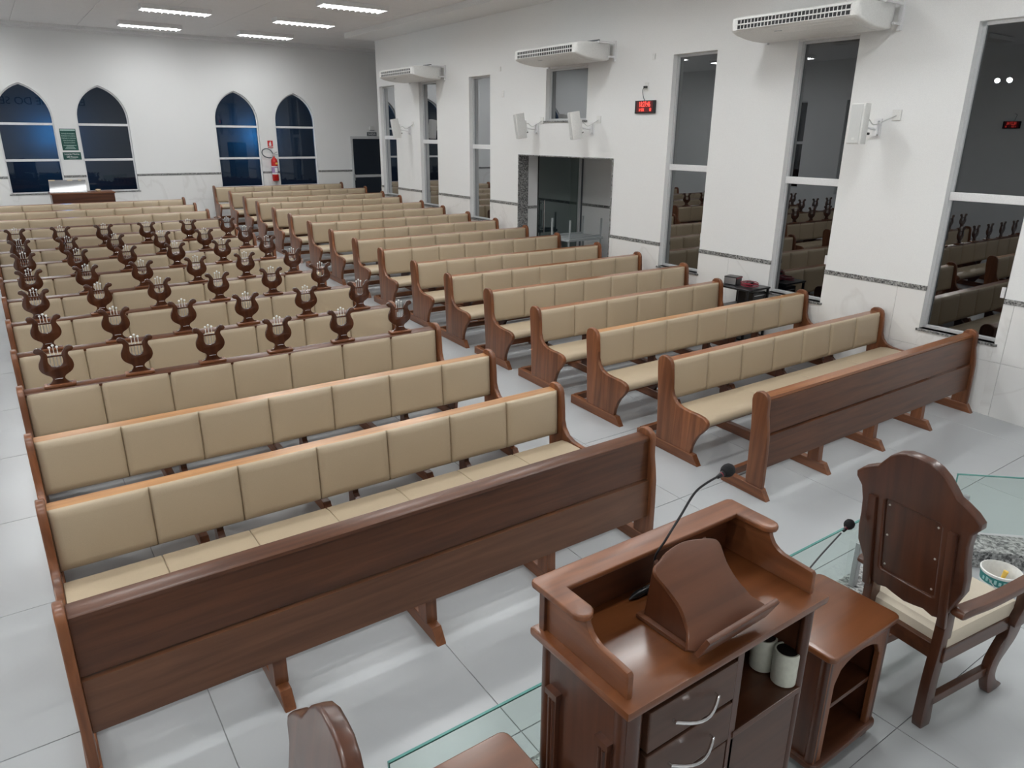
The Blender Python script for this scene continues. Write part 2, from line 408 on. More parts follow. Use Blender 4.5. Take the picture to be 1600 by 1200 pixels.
struct(part('wall_rear', holed(outer, [arch(c, **AH) for c in ARCH+LEFTARCH], 'y', YR, YR+0.22), 'wall_paint'), 'white rear wall with pointed-arch windows', 'wall')
# left and front walls (behind and beside the camera)
LW = [(a, b, c, d, t) for a, b, c, d, t in WIN]
struct(part('wall_left', holed([(YF, -0.3), (YR+0.2, -0.3), (YR+0.2, ZC+0.1), (YF, ZC+0.1)], [[(a, c), (b, c), (b, d), (a, d)] for a, b, c, d, t in LW], 'x', XL, XL-0.22), 'wall_paint'), 'white left-hand wall with tall narrow windows', 'wall')
wf = struct(part('wall_front', boxbm(XL-0.2, XW+0.2, YF-0.2, YF, -0.3, ZC+0.1), 'wall_paint'), 'white front wall behind the pulpit with black lettering', 'wall')
me = textmesh('EM NOME DO SENHOR JESUS', 0.46, 0.012, 'lettering_black')
inst('lettering', me, wf, (1.55, YF+0.012, 4.22), (R(90), 0, R(180)))

# ceiling: slab + panels
ceil = struct(part('ceiling', boxbm(XL-0.3, XA+0.2, YF-0.3, YR+0.2, ZC+0.012, ZC+0.2), 'ceiling_paint'), 'pale grey panelled ceiling', 'ceiling')
for xa, xb in spans(XL, XA, 2.25, 1.25, 0.006):
    for ya, yb in spans(10.0, YR-0.15, 11.0, 0.625, 0.006):
        if xb < -1.6 : continue
        inst('ceiling_panel', tile('ceiling_panel', xb-xa, yb-ya, 'ceiling_paint', 0.014, 0.004), ceil, (xa, ya, ZC+0.013))
bm = prism([(0, 0), (-0.05, 0), (-0.05, 0.035), (-0.16, 0.05), (-0.16, 0.125), (0, 0.125)], 'x', XL, XA)
struct(part('trim_1', bm, 'trim_white', None, (0, YR, ZC-0.118)), 'white plaster cornice along the rear wall', 'cornice')
bm = boxbm(7.47, XW, YF, YE-0.05, 5.02, ZC+0.02)
struct(part('trim_2', bm, 'trim_white'), 'dropped white soffit band along the right wall', 'soffit')

# granite bands and wall tiles
def band(nm, lab, x0, x1, y0, y1, z0, z1):
    return struct(part(nm, boxbm(x0, x1, y0, y1, z0, z1, 0.002, 1), 'granite'), lab, 'trim')
ZG = lambda y: 1.36 if y < 10 else 1.668
def cut(lo, hi, gaps):
    out = []; c = lo
    for a, b in sorted(gaps):
        if a > c: out.append((c, min(a, hi)))
        c = max(c, b)
    if c < hi: out.append((c, hi))
    return out
n = 3
for lo, hi in ((YF, DO[0]), (DO[1], YE)):
    for a, b in cut(lo, hi, [(x[0], x[1]) for x in WIN if lo < x[0] < hi]):
        zt = ZG(a); band('trim_%d' % n, 'speckled granite band on the right wall, stretch %.1f m from the front' % a, XW-0.014, XW+0.01, a, b, zt-0.052, zt); n += 1
for a, b in cut(XL, XA, [(c-0.545, c+0.545) for c in ARCH+LEFTARCH]+[(DR[0], DR[1])]):
    band('trim_%d' % n, 'granite band on the rear wall, stretch at %.1f m' % a, a, b, YR-0.014, YR+0.01, 1.876, 1.928); n += 1
TW = 1.19
wainr = struct(inst('trim_30', None), 'white marble wall tiles below the granite band of the right wall', 'wall tiles')
wainb = struct(inst('trim_31', None), 'white marble wall tiles below the granite band of the rear wall', 'wall tiles')
def walltile(parent, axis, a, b, z0, z1):
    if z1-z0 < 0.03: return
    if axis == 'x':
        part('wall_tile', boxbm(-0.008, 0.004, 0, b-a, 0, z1-z0, 0.0015, 1), 'wall_tile', parent, (XW, a, z0))
    else:
        part('wall_tile', boxbm(0, b-a, -0.008, 0.004, 0, z1-z0, 0.0015, 1), 'wall_tile', parent, (a, YR, z0))
def wains(parent, axis, lo, hi, o, top, floorf, openings):
    for a, b in spans(lo, hi, o, TW, 0.003):
        # split at opening edges
        cuts = sorted(set([a, b]+[c for op in openings for c in op[:2] if a < c < b]))
        for u, v in zip(cuts, cuts[1:]):
            t = top; mid = (u+v)/2
            for op in openings:
                if op[0] < mid < op[1]: t = min(t, op[2]-0.028)
            base = floorf(mid)-0.05; j = top-0.615
            if t > j: walltile(parent, axis, u, v, j+0.0015, t)
            walltile(parent, axis, u, v, base, min(t, j-0.0015))
wains(wainr, 'x', YF, DO[0], 2.90, 1.308, FZ, [(x[0], x[1], x[2]) for x in WIN[:3]])
wains(wainr, 'x', DO[1]+0.0, YE, 2.90, 1.616, FZ, [(x[0], x[1], x[2]) for x in WIN[3:]])
wains(wainb, 'y', XL, XA, 0.5, 1.876, lambda x: FZ(YR), [(c-0.545, c+0.545, 1.535) for c in ARCH+LEFTARCH]+[(DR[0], DR[1], 0.7)])

# windows
def window(nm, lab, x, y0, y1, zb, zt, ztr, side=1, full=True):
    wnd = struct(inst(nm, None, None, (x, y0, zb)), lab, 'window'); W, H = y1-y0, zt-zb; d = side
    xf = 0.10*d; fr = 0.034
    for (a, b, c, e) in ((0, fr, 0, H), (W-fr, W, 0, H), (fr, W-fr, 0, fr), (fr, W-fr, H-fr, H)):
        part('frame', boxbm(xf-0.02*d, xf+0.04*d, a, b, c, e, 0.002, 1), 'aluminium', wnd)
    panes = [(fr, H-fr)]
    if ztr is not None:
        t = ztr-zb; part('transom', boxbm(xf-0.035*d, xf+0.03*d, fr*0.4, W-fr*0.4, t-0.042, t+0.042, 0.004, 1), 'white_aluminium', wnd)
        panes = [(fr, t-0.04), (t+0.04, H-fr)]
    for c, e in panes:
        part('pane', boxbm(xf+0.010*d, xf+0.016*d, fr*0.8, W-fr*0.8, c, e), 'window_glass', wnd)
    if full:
        part('sill', boxbm(-0.022*d, 0.14*d, -0.03, W+0.03, -0.026, 0.0, 0.002, 1), 'granite', wnd)
        if ztr is not None:
            part('latch', boxbm(xf-0.012*d, xf+0.012*d, fr+0.012, fr+0.05, 0.46, 0.57, 0.006, 2), 'white_aluminium', wnd)
    return wnd
wl = ['nearest to the pulpit', 'under the nearest air conditioner', 'right of the red digital clock', 'left of the lobby opening', 'under the farthest air conditioner', 'closest to the rear corner']
for i, (a, b, c, d, t) in enumerate(WIN):
    window('window_%d' % (i+1), 'tall dark window of the right wall, ' + wl[i], XW, a, b, c, d, t)
window('window_7', 'small dark square window above the lobby opening', XW, *SQ, None)
for i, (a, b, c, d, t) in enumerate(LW):
    window('window_%d' % (i+20), 'tall dark window of the left wall, %s from the front' % ORD[i+1], XL, a, b, c, d, t, -1, False)
al = ['leftmost', 'second from the left, right of the green signs', 'third from the left, left of the fire extinguisher', 'rightmost, right of the fire extinguisher', 'behind the left aisle', 'behind the left aisle, outermost']
for i, cx in enumerate(ARCH+LEFTARCH[::-1]):
    wnd = struct(inst('window_%d' % (i+8), None, None, (cx, YR, 0)), 'dark pointed-arch rear window, '+al[i], 'window')
    o = arch(0, **AH); k = dict(AH); k['hw'] -= 0.03; k['zb'] += 0.03; k['za'] -= 0.035
    inn = arch(0, **k)
    part('frame', holed(o, [inn], 'y', 0.07, 0.12), 'white_aluminium', wnd)
    M1, M2 = 3.052, 2.267
    for zz in (M1, M2): part('mullion', boxbm(-0.53, 0.53, 0.055, 0.115, zz-0.026, zz+0.026, 0.003, 1), 'white_aluminium', wnd)
    kk = dict(AH); kk['hw'] -= 0.02; kk['za'] -= 0.03; full = arch(0, **kk)
    up = [(-kk['hw'], M1), (kk['hw'], M1)] + full[2:]
    part('pane', prism(up, 'y', 0.085, 0.091), 'arch_glass', wnd)
    part('pane', boxbm(-0.525, 0.525, 0.085, 0.091, M2, M1), 'arch_glass', wnd)
    part('pane', boxbm(-0.525, 0.525, 0.085, 0.091, AH['zb']+0.02, M2), 'arch_glass', wnd)
    part('sill', boxbm(-0.58, 0.58, -0.02, 0.12, AH['zb']-0.026, AH['zb'], 0.002, 1), 'granite', wnd)
# rear door
dr = struct(inst('door_1', None, None, (DR[0], YR, FZ(YR))), 'dark glass exit door with grey aluminium frame in the rear corner', 'door')
H = DR[2]-FZ(YR); W = DR[1]-DR[0]
for a, b in ((0, 0.055), (W-0.055, W)): part('frame', boxbm(a, b, -0.03, 0.1, 0, H, 0.003, 1), 'aluminium', dr)
part('frame', boxbm(0.055, W-0.055, -0.03, 0.1, H-0.07, H, 0.003, 1), 'aluminium', dr)
part('pane', boxbm(0.055, W-0.055, 0.05, 0.058, 0.06, H-0.07), 'arch_glass', dr)
part('rail', boxbm(0.055, W-0.055, 0.02, 0.075, 0, 0.07, 0.003, 1), 'aluminium', dr)
part('push_bar', boxbm(0.03, W-0.06, -0.045, 0.05, 0.92, 0.99, 0.006, 2), 'aluminium', dr)
part('handle', boxbm(0.02, 0.055, -0.09, -0.03, 0.84, 1.02, 0.006, 2), 'steel', dr)
# yard behind the rear windows
struct(part('wall_yard', boxbm(-7, 12, 22.6, 22.8, -1, 7), 'yard_wall'), 'unlit yard wall behind the rear windows', 'wall')

# lobby behind the opening of the right wall
LB = (XW+0.22, 9.88, 8.6, 11.545)
struct(part('wall_vestibule_back', boxbm(LB[1], LB[1]+0.15, LB[2], LB[3]+0.4, -0.1, 3.0), 'wall_paint'), 'white back wall of the vestibule', 'wall')
struct(part('wall_vestibule_near', boxbm(LB[0], LB[1], LB[2]-0.15, LB[2], -0.1, 3.0), 'wall_paint'), 'white near wall of the vestibule', 'wall')
struct(part('wall_vestibule_far', boxbm(LB[0], 8.73, LB[3], LB[3]+0.12, -0.1, 3.0), 'wall_paint'), 'white far pier of the vestibule', 'wall')
struct(part('wall_vestibule_lintel', boxbm(8.73, LB[1], LB[3], LB[3]+0.12, 2.62, 3.0), 'wall_paint'), 'white lintel of the vestibule', 'wall')
struct(part('ceiling_vestibule', boxbm(LB[0], LB[1], LB[2], LB[3], 2.75, 2.9), 'ceiling_paint'), 'vestibule ceiling', 'ceiling')
struct(part('wall_passage', boxbm(8.5, 10.2, 14.0, 14.1, -0.1, 3.2), 'yard_wall'), 'dark passage behind the vestibule glass door', 'wall')
band('trim_40', 'granite band on the vestibule back wall', LB[1]-0.012, LB[1]+0.01, LB[2], LB[3], 1.55, 1.602)
band('trim_41', 'granite band on the vestibule far pier', LB[0]+0.001, 8.73, LB[3]-0.012, LB[3]+0.01, 1.55, 1.602)
jm = struct(inst('trim_42', None), 'speckled granite door surround of the vestibule opening', 'door surround')
part('jamb', boxbm(XW-0.012, XW+0.222, DO[1]-0.02, DO[1]+0.004, FZ(11)-0.1, DO[2], 0.002, 1), 'granite', jm)
part('jamb', boxbm(XW-0.012, XW+0.222, DO[0]-0.004, DO[0]+0.02, FZ(9)-0.1, DO[2], 0.002, 1), 'granite', jm)
part('head', boxbm(XW-0.012, XW+0.222, DO[0], DO[1], DO[2]-0.02, DO[2], 0.002, 1), 'granite', jm)
d2 = struct(inst('door_2', None, None, (8.73, LB[3], FZ(LB[3]))), 'dark glass vestibule door with vertical chrome handle', 'door')
H2 = 2.62-FZ(LB[3]); W2 = LB[1]-8.73
part('pane', boxbm(0.02, W2-0.10, 0.02, 0.03, 0.02, H2-0.02), 'door_glass', d2)
part('frame', boxbm(0, 0.025, -0.01, 0.06, 0, H2, 0.003, 1), 'dark_void', d2)
part('frame', boxbm(W2-0.10, W2-0.055, -0.02, 0.06, 0, H2, 0.003, 1), 'aluminium', d2)
part('frame', boxbm(W2-0.055, W2-0.005, -0.01, 0.06, 0, H2, 0.003, 1), 'sign_grey', d2)
hb = tube([(0.13, -0.06, 0.62), (0.13, -0.06, 1.25)], 0.012, 10); tube([(0.13, 0.02, 0.68), (0.13, -0.06, 0.68)], 0.009, 8, hb); tube([(0.13, 0.02, 1.19), (0.13, -0.06, 1.19)], 0.009, 8, hb)
part('handle', hb, 'chrome', d2, smooth=True)

# ------------------------------------------------------------------ platform, curb, low glass
ZP = 0.5
bm = prism([(-1.3, YF), (-1.3, 1.715), (4.36, 1.715), (5.95, 0.17), (5.95, YF)], 'z', -0.1, ZP-0.006)
plat = struct(part('floor_platform', bm, 'grout'), 'raised pulpit platform with pale tiles', 'platform')
for xa, xb in spans(-1.28, 5.93, 2.767, 1.2, 0.004):
    for ya, yb in spans(YF+0.02, 1.70, 1.031, 1.2, 0.004):
        poly = [(xa, ya), (xb, ya), (xb, yb), (xa, yb)]
        # clip against the chamfered corner  x*0.696+y*0.718 <= c
        c0 = 4.36*0.696+1.715*0.718-0.02; outp = []
        for i in range(4):
            p1, p2 = poly[i], poly[(i+1) % 4]; d1 = p1[0]*0.696+p1[1]*0.718-c0; dd = p2[0]*0.696+p2[1]*0.718-c0
            if d1 <= 0: outp.append(p1)
            if d1*dd < 0: t = d1/(d1-dd); outp.append((p1[0]+(p2[0]-p1[0])*t, p1[1]+(p2[1]-p1[1])*t))
        if len(outp) < 3: continue
        part('floor_tile', prism([(x-xa, y-ya) for x, y in outp], 'z', -0.012, 0), 'floor_tile', plat, (xa, ya, ZP))
du = Vector((0.718, -0.696, 0)); dn = Vector((0.696, 0.718, 0))
P0 = Vector((4.265, 1.508, 0)); P1 = P0+du*1.9; cw = 0.214
cb = prism([(-1.3, 1.508), (P0.x, P0.y), (P1.x, P1.y), ((P1+dn*cw).x, (P1+dn*cw).y), (4.355, 1.722), (-1.3, 1.722)], 'z', ZP-0.02, ZP+0.107, 0.006)
struct(part('trim_50', cb, 'granite'), 'speckled granite curb along the platform edge', 'curb')
def glass_guard(lab, p, q, zt, posts):
    p, q = Vector(p), Vector(q); L = (q-p).length; a = math.atan2((q-p).y, (q-p).x)
    t = thing('glass_guard', lab, 'glass panel', (p.x, p.y, ZP+0.107), (0, 0, a), 'low glass guards')
    h = zt-ZP-0.107
    part('pane', boxbm(0, L, -0.004, 0.004, 0.012, h-0.003), 'clear_glass', t)
    part('edge', boxbm(0, L, -0.005, 0.005, h-0.006, h), 'glass_edge', t)
    for e in (0, L): part('edge', boxbm(e-0.002, e+0.002, -0.005, 0.005, 0.012, h), 'glass_edge', t)
    for s in posts:
        part('post', boxbm(s-0.02, s+0.02, -0.035, -0.006, 0, 0.265, 0.003, 1), 'steel', t)
    return t
glass_guard('long low clear glass panel on the platform curb in front of the pulpit', (0.71, 1.668, 0), (3.47, 1.668, 0), 1.0, (0.3, 1.4, 2.72))
pp = Vector((4.433, 1.64, 0))
glass_guard('low clear glass panel on the angled curb behind the paint bucket', pp, pp+Vector((0.735, -0.678, 0))*1.5, 1.0, (0.06, 1.2))

# ------------------------------------------------------------------ pews
HP = 0.883
def tr(p): return (p[0]+(p[1]-HP)*S, p[1])          # measured upright outline -> outline square to the sloping floor
END = [(0.0,0.883),(-0.04,0.878),(-0.075,0.858),(-0.093,0.82),(-0.10,0.76),(-0.108,0.69),(-0.114,0.60),(-0.135,0.545),(-0.18,0.497),(-0.25,0.474),(-0.33,0.468),(-0.42,0.470),(-0.49,0.463),(-0.53,0.444),(-0.545,0.412),(-0.532,0.372),(-0.495,0.325),(-0.452,0.275),(-0.42,0.215),(-0.395,0.15),(-0.385,0.085),(0.03,0.085),(0.028,0.2),(0.042,0.42),(0.055,0.60),(0.070,0.74),(0.074,0.81),(0.062,0.85),(0.035,0.876)]
END0 = [(0.0,0.886),(-0.035,0.882),(-0.068,0.862),(-0.082,0.83),(-0.083,0.76),(-0.086,0.70),(-0.105,0.60),(-0.116,0.52),(-0.122,0.35),(-0.124,0.085),(0.038,0.085),(0.040,0.3),(0.046,0.55),(0.056,0.70),(0.066,0.80),(0.060,0.84),(0.035,0.872)]
FOOT = [(0.268,0.0),(0.268,0.088),(-0.425,0.088),(-0.436,0.07),(-0.486,0.0)]
FOOT0 = [(0.272,0.0),(0.272,0.088),(-0.128,0.088),(-0.14,0.07),(-0.186,0.0)]
SUP = [(0.03,0.085),(0.05,0.79),(0.014,0.79),(-0.045,0.44),(-0.10,0.40),(-0.46,0.375),(-0.46,0.335),(-0.30,0.30),(-0.16,0.20),(-0.09,0.085)]
SUP0 = [(0.03,0.085),(0.04,0.8),(-0.03,0.8),(-0.06,0.50),(-0.075,0.085)]
T = 0.044
M = {}
M['end'] = mesh(prism([tr(p) for p in END], 'x', -T/2, T/2, 0.010, 3), 'end_panel', 'wood_z', True, 50)
M['end0'] = mesh(prism([tr(p) for p in END0], 'x', -T/2, T/2, 0.010, 3), 'end_panel', 'wood_z', True, 50)
M['foot'] = mesh(prism([tr(p) for p in FOOT], 'x', -0.03, 0.03, 0.004, 1), 'foot', 'wood_y')
M['foot0'] = mesh(prism([tr(p) for p in FOOT0], 'x', -0.03, 0.03, 0.004, 1), 'foot', 'wood_y')
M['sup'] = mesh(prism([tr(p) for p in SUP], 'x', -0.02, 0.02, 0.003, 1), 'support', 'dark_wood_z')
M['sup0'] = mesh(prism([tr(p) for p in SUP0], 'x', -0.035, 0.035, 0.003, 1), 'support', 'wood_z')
def barmesh(key, L, pts, mat, bev):
    k = (key, round(L, 3))
    if k not in M: M[k] = mesh(prism([tr(p) for p in pts], 'x', 0, L, bev, 2), key, mat, bev > 0.003, 45)
    return M[k]
def cushion(L, n):
    k = ('bc', round(L/n, 4))
    if k not in M: M[k] = mesh(pillow(L/n-0.0015, 0.362, 0.050), 'back_cushion', 'leather', True, 80)
    return M[k]
def seatmesh(L, n):
    k = ('sc', round(L/n, 4))
    if k not in M:
        pts = [(-0.135,0.445),(-0.20,0.458),(-0.33,0.462),(-0.44,0.463),(-0.50,0.456),(-0.53,0.435),(-0.538,0.41),(-0.528,0.385),(-0.49,0.378),(-0.135,0.378)]
        bm = prism([tr(p) for p in pts], 'x', -(L/n)/2+0.001, (L/n)/2-0.001, 0.008, 3)
        M[k] = mesh(bm, 'seat_cushion', 'leather', True, 60)
    return M[k]
def pew(label, x0, x1, ya, n, ns, kind, group, gold_or_sheen=False):
    y0 = ya + HP*S
    t = thing('pew' if kind else 'front_panel_bench', label, 'pew' if kind else 'pew front', (x0, y0, FZ(y0)), (SLOPE, 0, 0), group)
    L = x1-x0; a = T; Li = L-2*T
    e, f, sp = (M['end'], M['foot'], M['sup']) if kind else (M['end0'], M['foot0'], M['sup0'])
    for x in (T/2, L-T/2):
        inst('end_panel', e, t, (x, 0, 0)); inst('foot', f, t, (x, 0, 0))
    for k in (1, 2, 3):
        xs = L*k/4
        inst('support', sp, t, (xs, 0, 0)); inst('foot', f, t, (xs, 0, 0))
    inst('foot_rail', barmesh('foot_rail', L-0.06, [(0.225,0.03),(0.266,0.03),(0.266,0.094),(0.225,0.094)], 'wood_x', 0.003), t, (0.03, 0, 0))
    if kind:
        inst('top_rail', barmesh('top_rail' if not gold_or_sheen else 'golden_rail', Li, [(0.042,0.800),(0.042,0.838),(-0.040,0.834),(-0.042,0.800)], 'golden_wood' if gold_or_sheen else 'rail_wood', 0.004), t, (T, 0, 0))
        inst('back_board', barmesh('back_board', Li, [(0.012,0.49),(0.012,0.802),(-0.010,0.802),(-0.022,0.49)], 'board_wood', 0.002), t, (T, 0, 0))
        inst('seat_board', barmesh('seat_board', Li, [(-0.12,0.36),(-0.12,0.38),(-0.50,0.38),(-0.50,0.36)], 'wood_x', 0.002), t, (T, 0, 0))
        cm, sm = cushion(Li, n), seatmesh(Li, ns)
        for k in range(n):
            py = tr((-0.024, 0.652))[0]
            inst('back_cushion', cm, t, (T+Li*(k+0.5)/n, py, 0.652), (R(-5), 0, 0))
        for k in range(ns): inst('seat_cushion', sm, t, (T+Li*(k+0.5)/ns, 0, 0))
    else:
        inst('top_rail', barmesh('top_rail', Li, [(0.040,0.806),(0.040,0.840),(-0.050,0.836),(-0.060,0.828),(-0.060,0.809)], 'board_wood', 0.006), t, (T, 0, 0))
        inst('upper_board', barmesh('upper_board', Li, [(-0.030,0.532),(-0.012,0.810),(-0.050,0.810),(-0.066,0.532)], 'board_wood', 0.004), t, (T, 0, 0))
        inst('lower_board', barmesh('lower_board' if not gold_or_sheen else 'sheen_lower_board', Li, [(-0.045,0.245),(-0.040,0.52),(-0.086,0.52),(-0.090,0.245)], 'board_wood_sheen' if gold_or_sheen else 'board_wood', 0.005), t, (T, 0, 0))
    return t
YL = [3.20,4.20,5.17,6.145,7.125,8.18,9.18,10.22,11.20,12.18,13.22,14.26,15.34,16.38,17.41]
YRR = [3.215,4.235,5.225,6.185,7.135,8.09,9.03,10.10,11.06,12.06,13.10,14.14,15.12,16.22,17.18,18.36,19.58]
GL, GRP = 'pews of the left block', 'pews of the right block'
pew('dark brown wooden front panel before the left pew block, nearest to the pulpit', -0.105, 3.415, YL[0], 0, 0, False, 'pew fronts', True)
for i in range(1, 15):
    ex = ', its rail carrying six lyre stands' if 3 <= i <= 9 else (', before the rear desk' if i == 14 else '')
    pew('beige cushioned wooden pew, %s row of left block%s' % (ORD[i], ex), -0.105+(0.03 if i > 11 else 0), 3.415+(0.05 if i > 11 else 0), YL[i], 7, 7, True, GL, i < 3)
pew('brown wooden front panel before the right pew block', 4.655, 8.195, YRR[0], 0, 0, False, 'pew fronts')
for i in range(1, 17):
    x1 = 8.19 if i < 3 else 8.11
    n = 7
    ex = ''
    if i == 3: x1 = 7.72; n = 6; ex = ', shortened beside the black cart'
    if i == 15: x1 = 8.18
    if i == 16: x1 = 8.02; ex = ', the last against the rear wall'
    pew('beige cushioned wooden pew, %s row of right block%s' % (ORD[i], ex), 4.655 if i < 16 else 4.60, x1, YRR[i], n, 4, True, GRP, i == 2)

# ------------------------------------------------------------------ lyre stands on the rails of rows 3-9, left block
half_out = [(0.078,0.018),(0.060,0.030),(0.046,0.046),(0.040,0.064),(0.050,0.082),(0.076,0.098),(0.100,0.120),(0.113,0.152),(0.109,0.188),(0.096,0.216),(0.087,0.242),(0.096,0.260),(0.116,0.266),(0.127,0.282),(0.118,0.301),(0.096,0.306),(0.074,0.295),(0.060,0.274)]
half_in = [(0.046,0.250),(0.046,0.226),(0.048,0.203),(0.046,0.182),(0.037,0.165),(0.020,0.155),(0.0,0.152)]
rgt = half_out+half_in; lft = [(-x, z) for x, z in rgt[::-1][1:]]
bodyp = smoothpts(rgt+lft, 2)
LY = {}
LY['body'] = mesh(prism(bodyp, 'y', -0.013, 0.013, 0.003, 2), 'body', 'lyre_wood', True, 40)
LY['base'] = mesh(boxbm(-0.105, 0.105, -0.044, 0.044, 0, 0.020, 0.006, 2), 'base', 'wood_x', True)
LY['bar'] = mesh(boxbm(-0.086, 0.086, -0.010, 0.010, 0.228, 0.241, 0.003, 1), 'crossbar', 'lyre_wood')
LY['string'] = mesh(tube([(0,0,0.15),(0,0,0.232)], 0.0026, 6), 'string', 'steel', True)
pm = tube([(0,0,0.236),(0,0,0.302)], 0.0026, 6); lathe([(0,-0.010),(0.007,-0.007),(0.010,0),(0.007,0.007),(0,0.010)], 8, pm, (0,0,0.309))
LY['pin'] = mesh(pm, 'pin', 'plastic_white', True)
LY['clip'] = mesh(tube([(-0.024,-0.016,0.062),(-0.024,-0.034,0.066),(0,-0.038,0.069),(0.024,-0.034,0.066),(0.024,-0.016,0.062)], 0.0028, 6), 'clip', 'chrome', True)
LXP = [0.177, 0.715, 1.27, 1.85, 2.435, 3.02]
pos = ['leftmost', 'second from the left', 'third from the left', 'third from the right', 'second from the right', 'rightmost']
for r_ in range(3, 10):
    for k, lx in enumerate(LXP):
        ly_ = YL[r_]+0.002; zt = FZ(YL[r_]+0.036)+0.8375
        t = thing('lyre_stand', 'carved brown lyre stand, %s on the %s pew of left block' % (pos[k], ORD[r_]), 'lyre stand',
                  (lx+random.uniform(-0.012, 0.012), ly_, zt), (0, 0, R(random.uniform(-4, 4))), 'lyre stands on the pew rails')
        inst('base', LY['base'], t); inst('body', LY['body'], t); inst('crossbar', LY['bar'], t); inst('clip', LY['clip'], t)
        for sx in (-0.033, -0.011, 0.011, 0.033): inst('string', LY['string'], t, (sx, 0, 0))
        for sx, dz in ((-0.024, -0.008), (0, 0.006), (0.024, -0.008)): inst('pin', LY['pin'], t, (sx, 0, dz))

# ------------------------------------------------------------------ ceiling lamps
LM = {}
hb = bmesh.new(); addbox(hb, -0.62, 0.62, -0.165, 0.165, -0.004, 0.0)
for s in (-1, 1): addbox(hb, -0.62, 0.62, s*0.165-0.006, s*0.165+0.006, -0.085, 0.0); addbox(hb, s*0.62-0.006, s*0.62+0.006, -0.17, 0.17, -0.085, 0.0)
LM['housing'] = mesh(hb, 'housing', 'trim_white')
LM['tube_off'] = mesh(tube([(-0.58,0,0),(0.58,0,0)], 0.016, 10), 'tube', 'plastic_white', True)
LM['tube'] = mesh(tube([(-0.58,0,0),(0.58,0,0)], 0.016, 10), 'tube', 'lamp_tube', True)
fb = boxbm(-0.002, 0.002, -0.16, 0.16, -0.105, -0.086)
LM['fin'] = mesh(fb, 'louver_fin', 'trim_white')
seen = {(0,2): 'rearmost in the left visible column', (0,3): 'rearmost in the right visible column', (1,2): 'second from rear in the left visible column', (1,3): 'second from rear in the right visible column', (2,3): 'nearest one visible, top of the picture'}
for i, ly in enumerate(LAMP_Y):
    for j, lx in enumerate(LAMP_X):
        lab = 'glowing rectangular fluorescent ceiling light, '+seen[(i,j)] if (i,j) in seen else '%s rectangular fluorescent ceiling light, %s row from rear, %s column from left' % ('unlit' if (i, j) in LAMP_OFF else 'glowing', ORD[i+1], ORD[j+1])
        t = thing('ceiling_light', lab, 'ceiling light', (lx, ly, ZC), (0,0,0), 'ceiling lights')
        inst('housing', LM['housing'], t)
        for s in (-0.07, 0.07): inst('tube', LM['tube_off' if (i, j) in LAMP_OFF else 'tube'], t, (0, s, -0.045))
        for k in range(11): inst('louver_fin', LM['fin'], t, (-0.55+k*0.11, 0, 0))

# ------------------------------------------------------------------ air conditioners
def aircon(lab, y0, y1):
    L = y1-y0
    t = thing('air_conditioner', lab, 'air conditioner', (XW, y0, 4.0), (0,0,0), 'air conditioners on the right wall')
    P = [(-0.07,0.245),(-0.55,0.238),(-0.70,0.224),(-0.755,0.205),(-0.765,0.19),(-0.765,0.075),(-0.745,0.055),(-0.66,0.028),(-0.52,0.004),(-0.36,-0.012),(-0.16,-0.016),(-0.09,0.0),(-0.07,0.03)]
    bm = prism(P, 'y', 0.05, L-0.05); part('body', bm, 'plastic_white', t, smooth=False)
    # bulging end caps
    for e, s in ((0.05, -1), (L-0.05, 1)):
        bm = bmesh.new(); cx = sum(p[0] for p in P)/len(P); cz = sum(p[1] for p in P)/len(P); rings = []
        for k, (sc, off) in enumerate(((1.0, 0), (0.985, 0.028), (0.93, 0.044), (0.8, 0.052))):
            rings.append([bm.verts.new((cx+(p[0]-cx)*sc, e+s*off, cz+(p[1]-cz)*sc)) for p in P])
        for a, b in zip(rings, rings[1:]):
            for i in range(len(P)): bm.faces.new((a[i], a[(i+1)%len(P)], b[(i+1)%len(P)], b[i]))
        bm.faces.new(rings[-1]); bmesh.ops.recalc_face_normals(bm, faces=bm.faces[:])
        part('end_cap', bm, 'plastic_white', t, smooth=True)
    g = part('outlet_grille', boxbm(-0.768, -0.755, 0.10, L-0.10, 0.082, 0.180), 'dark_void', t)
    n = 30
    fm = mesh(boxbm(-0.772, -0.757, -0.004, 0.004, 0.082, 0.180), 'fin', 'plastic_white')
    for k in range(1, n): inst('fin', fm, g, (0, 0.10+(L-0.2)*k/n, 0))
    for zz, h in ((0.131, 0.007), (0.182, 0.004), (0.080, 0.004)): part('louver', boxbm(-0.777, -0.758, 0.09, L-0.09, zz-h, zz+h, 0.002, 1), 'plastic_white', t)
    part('intake_panel', prism([(-0.70,0.038),(-0.60,0.010),(-0.40,-0.016),(-0.20,-0.022),(-0.20,-0.012),(-0.40,-0.006),(-0.60,0.02),(-0.70,0.046)], 'y', 0.10, L*0.62), 'plastic_white', t)
    part('badge', boxbm(-0.68, -0.655, L*0.60, L*0.66, 0.024, 0.036, 0.003, 1), 'steel', t)
    for yy in (-0.03, L+0.03):
        b = bmesh.new(); addbox(b, -0.035, 0.002, yy-0.02, yy+0.02, -0.02, 0.27); addbox(b, -0.36, 0.0, yy-0.015, yy+0.015, 0.225, 0.25)
        addbox(b, -0.16, 0.0, yy-0.015, yy+0.015, 0.03, 0.055)
        part('bracket', b, 'white_aluminium', t)
    part('support_rod', boxbm(-0.36, -0.33, -0.03, 0.28, 0.25, 0.268), 'sign_grey', t)
    return t
aircon('white wall-mounted air conditioner nearest to the pulpit', 4.60, 6.20)
aircon('white wall-mounted air conditioner above the small square window', 9.03, 10.62)
aircon('white wall-mounted air conditioner nearest to the rear wall', 14.22, 15.78)

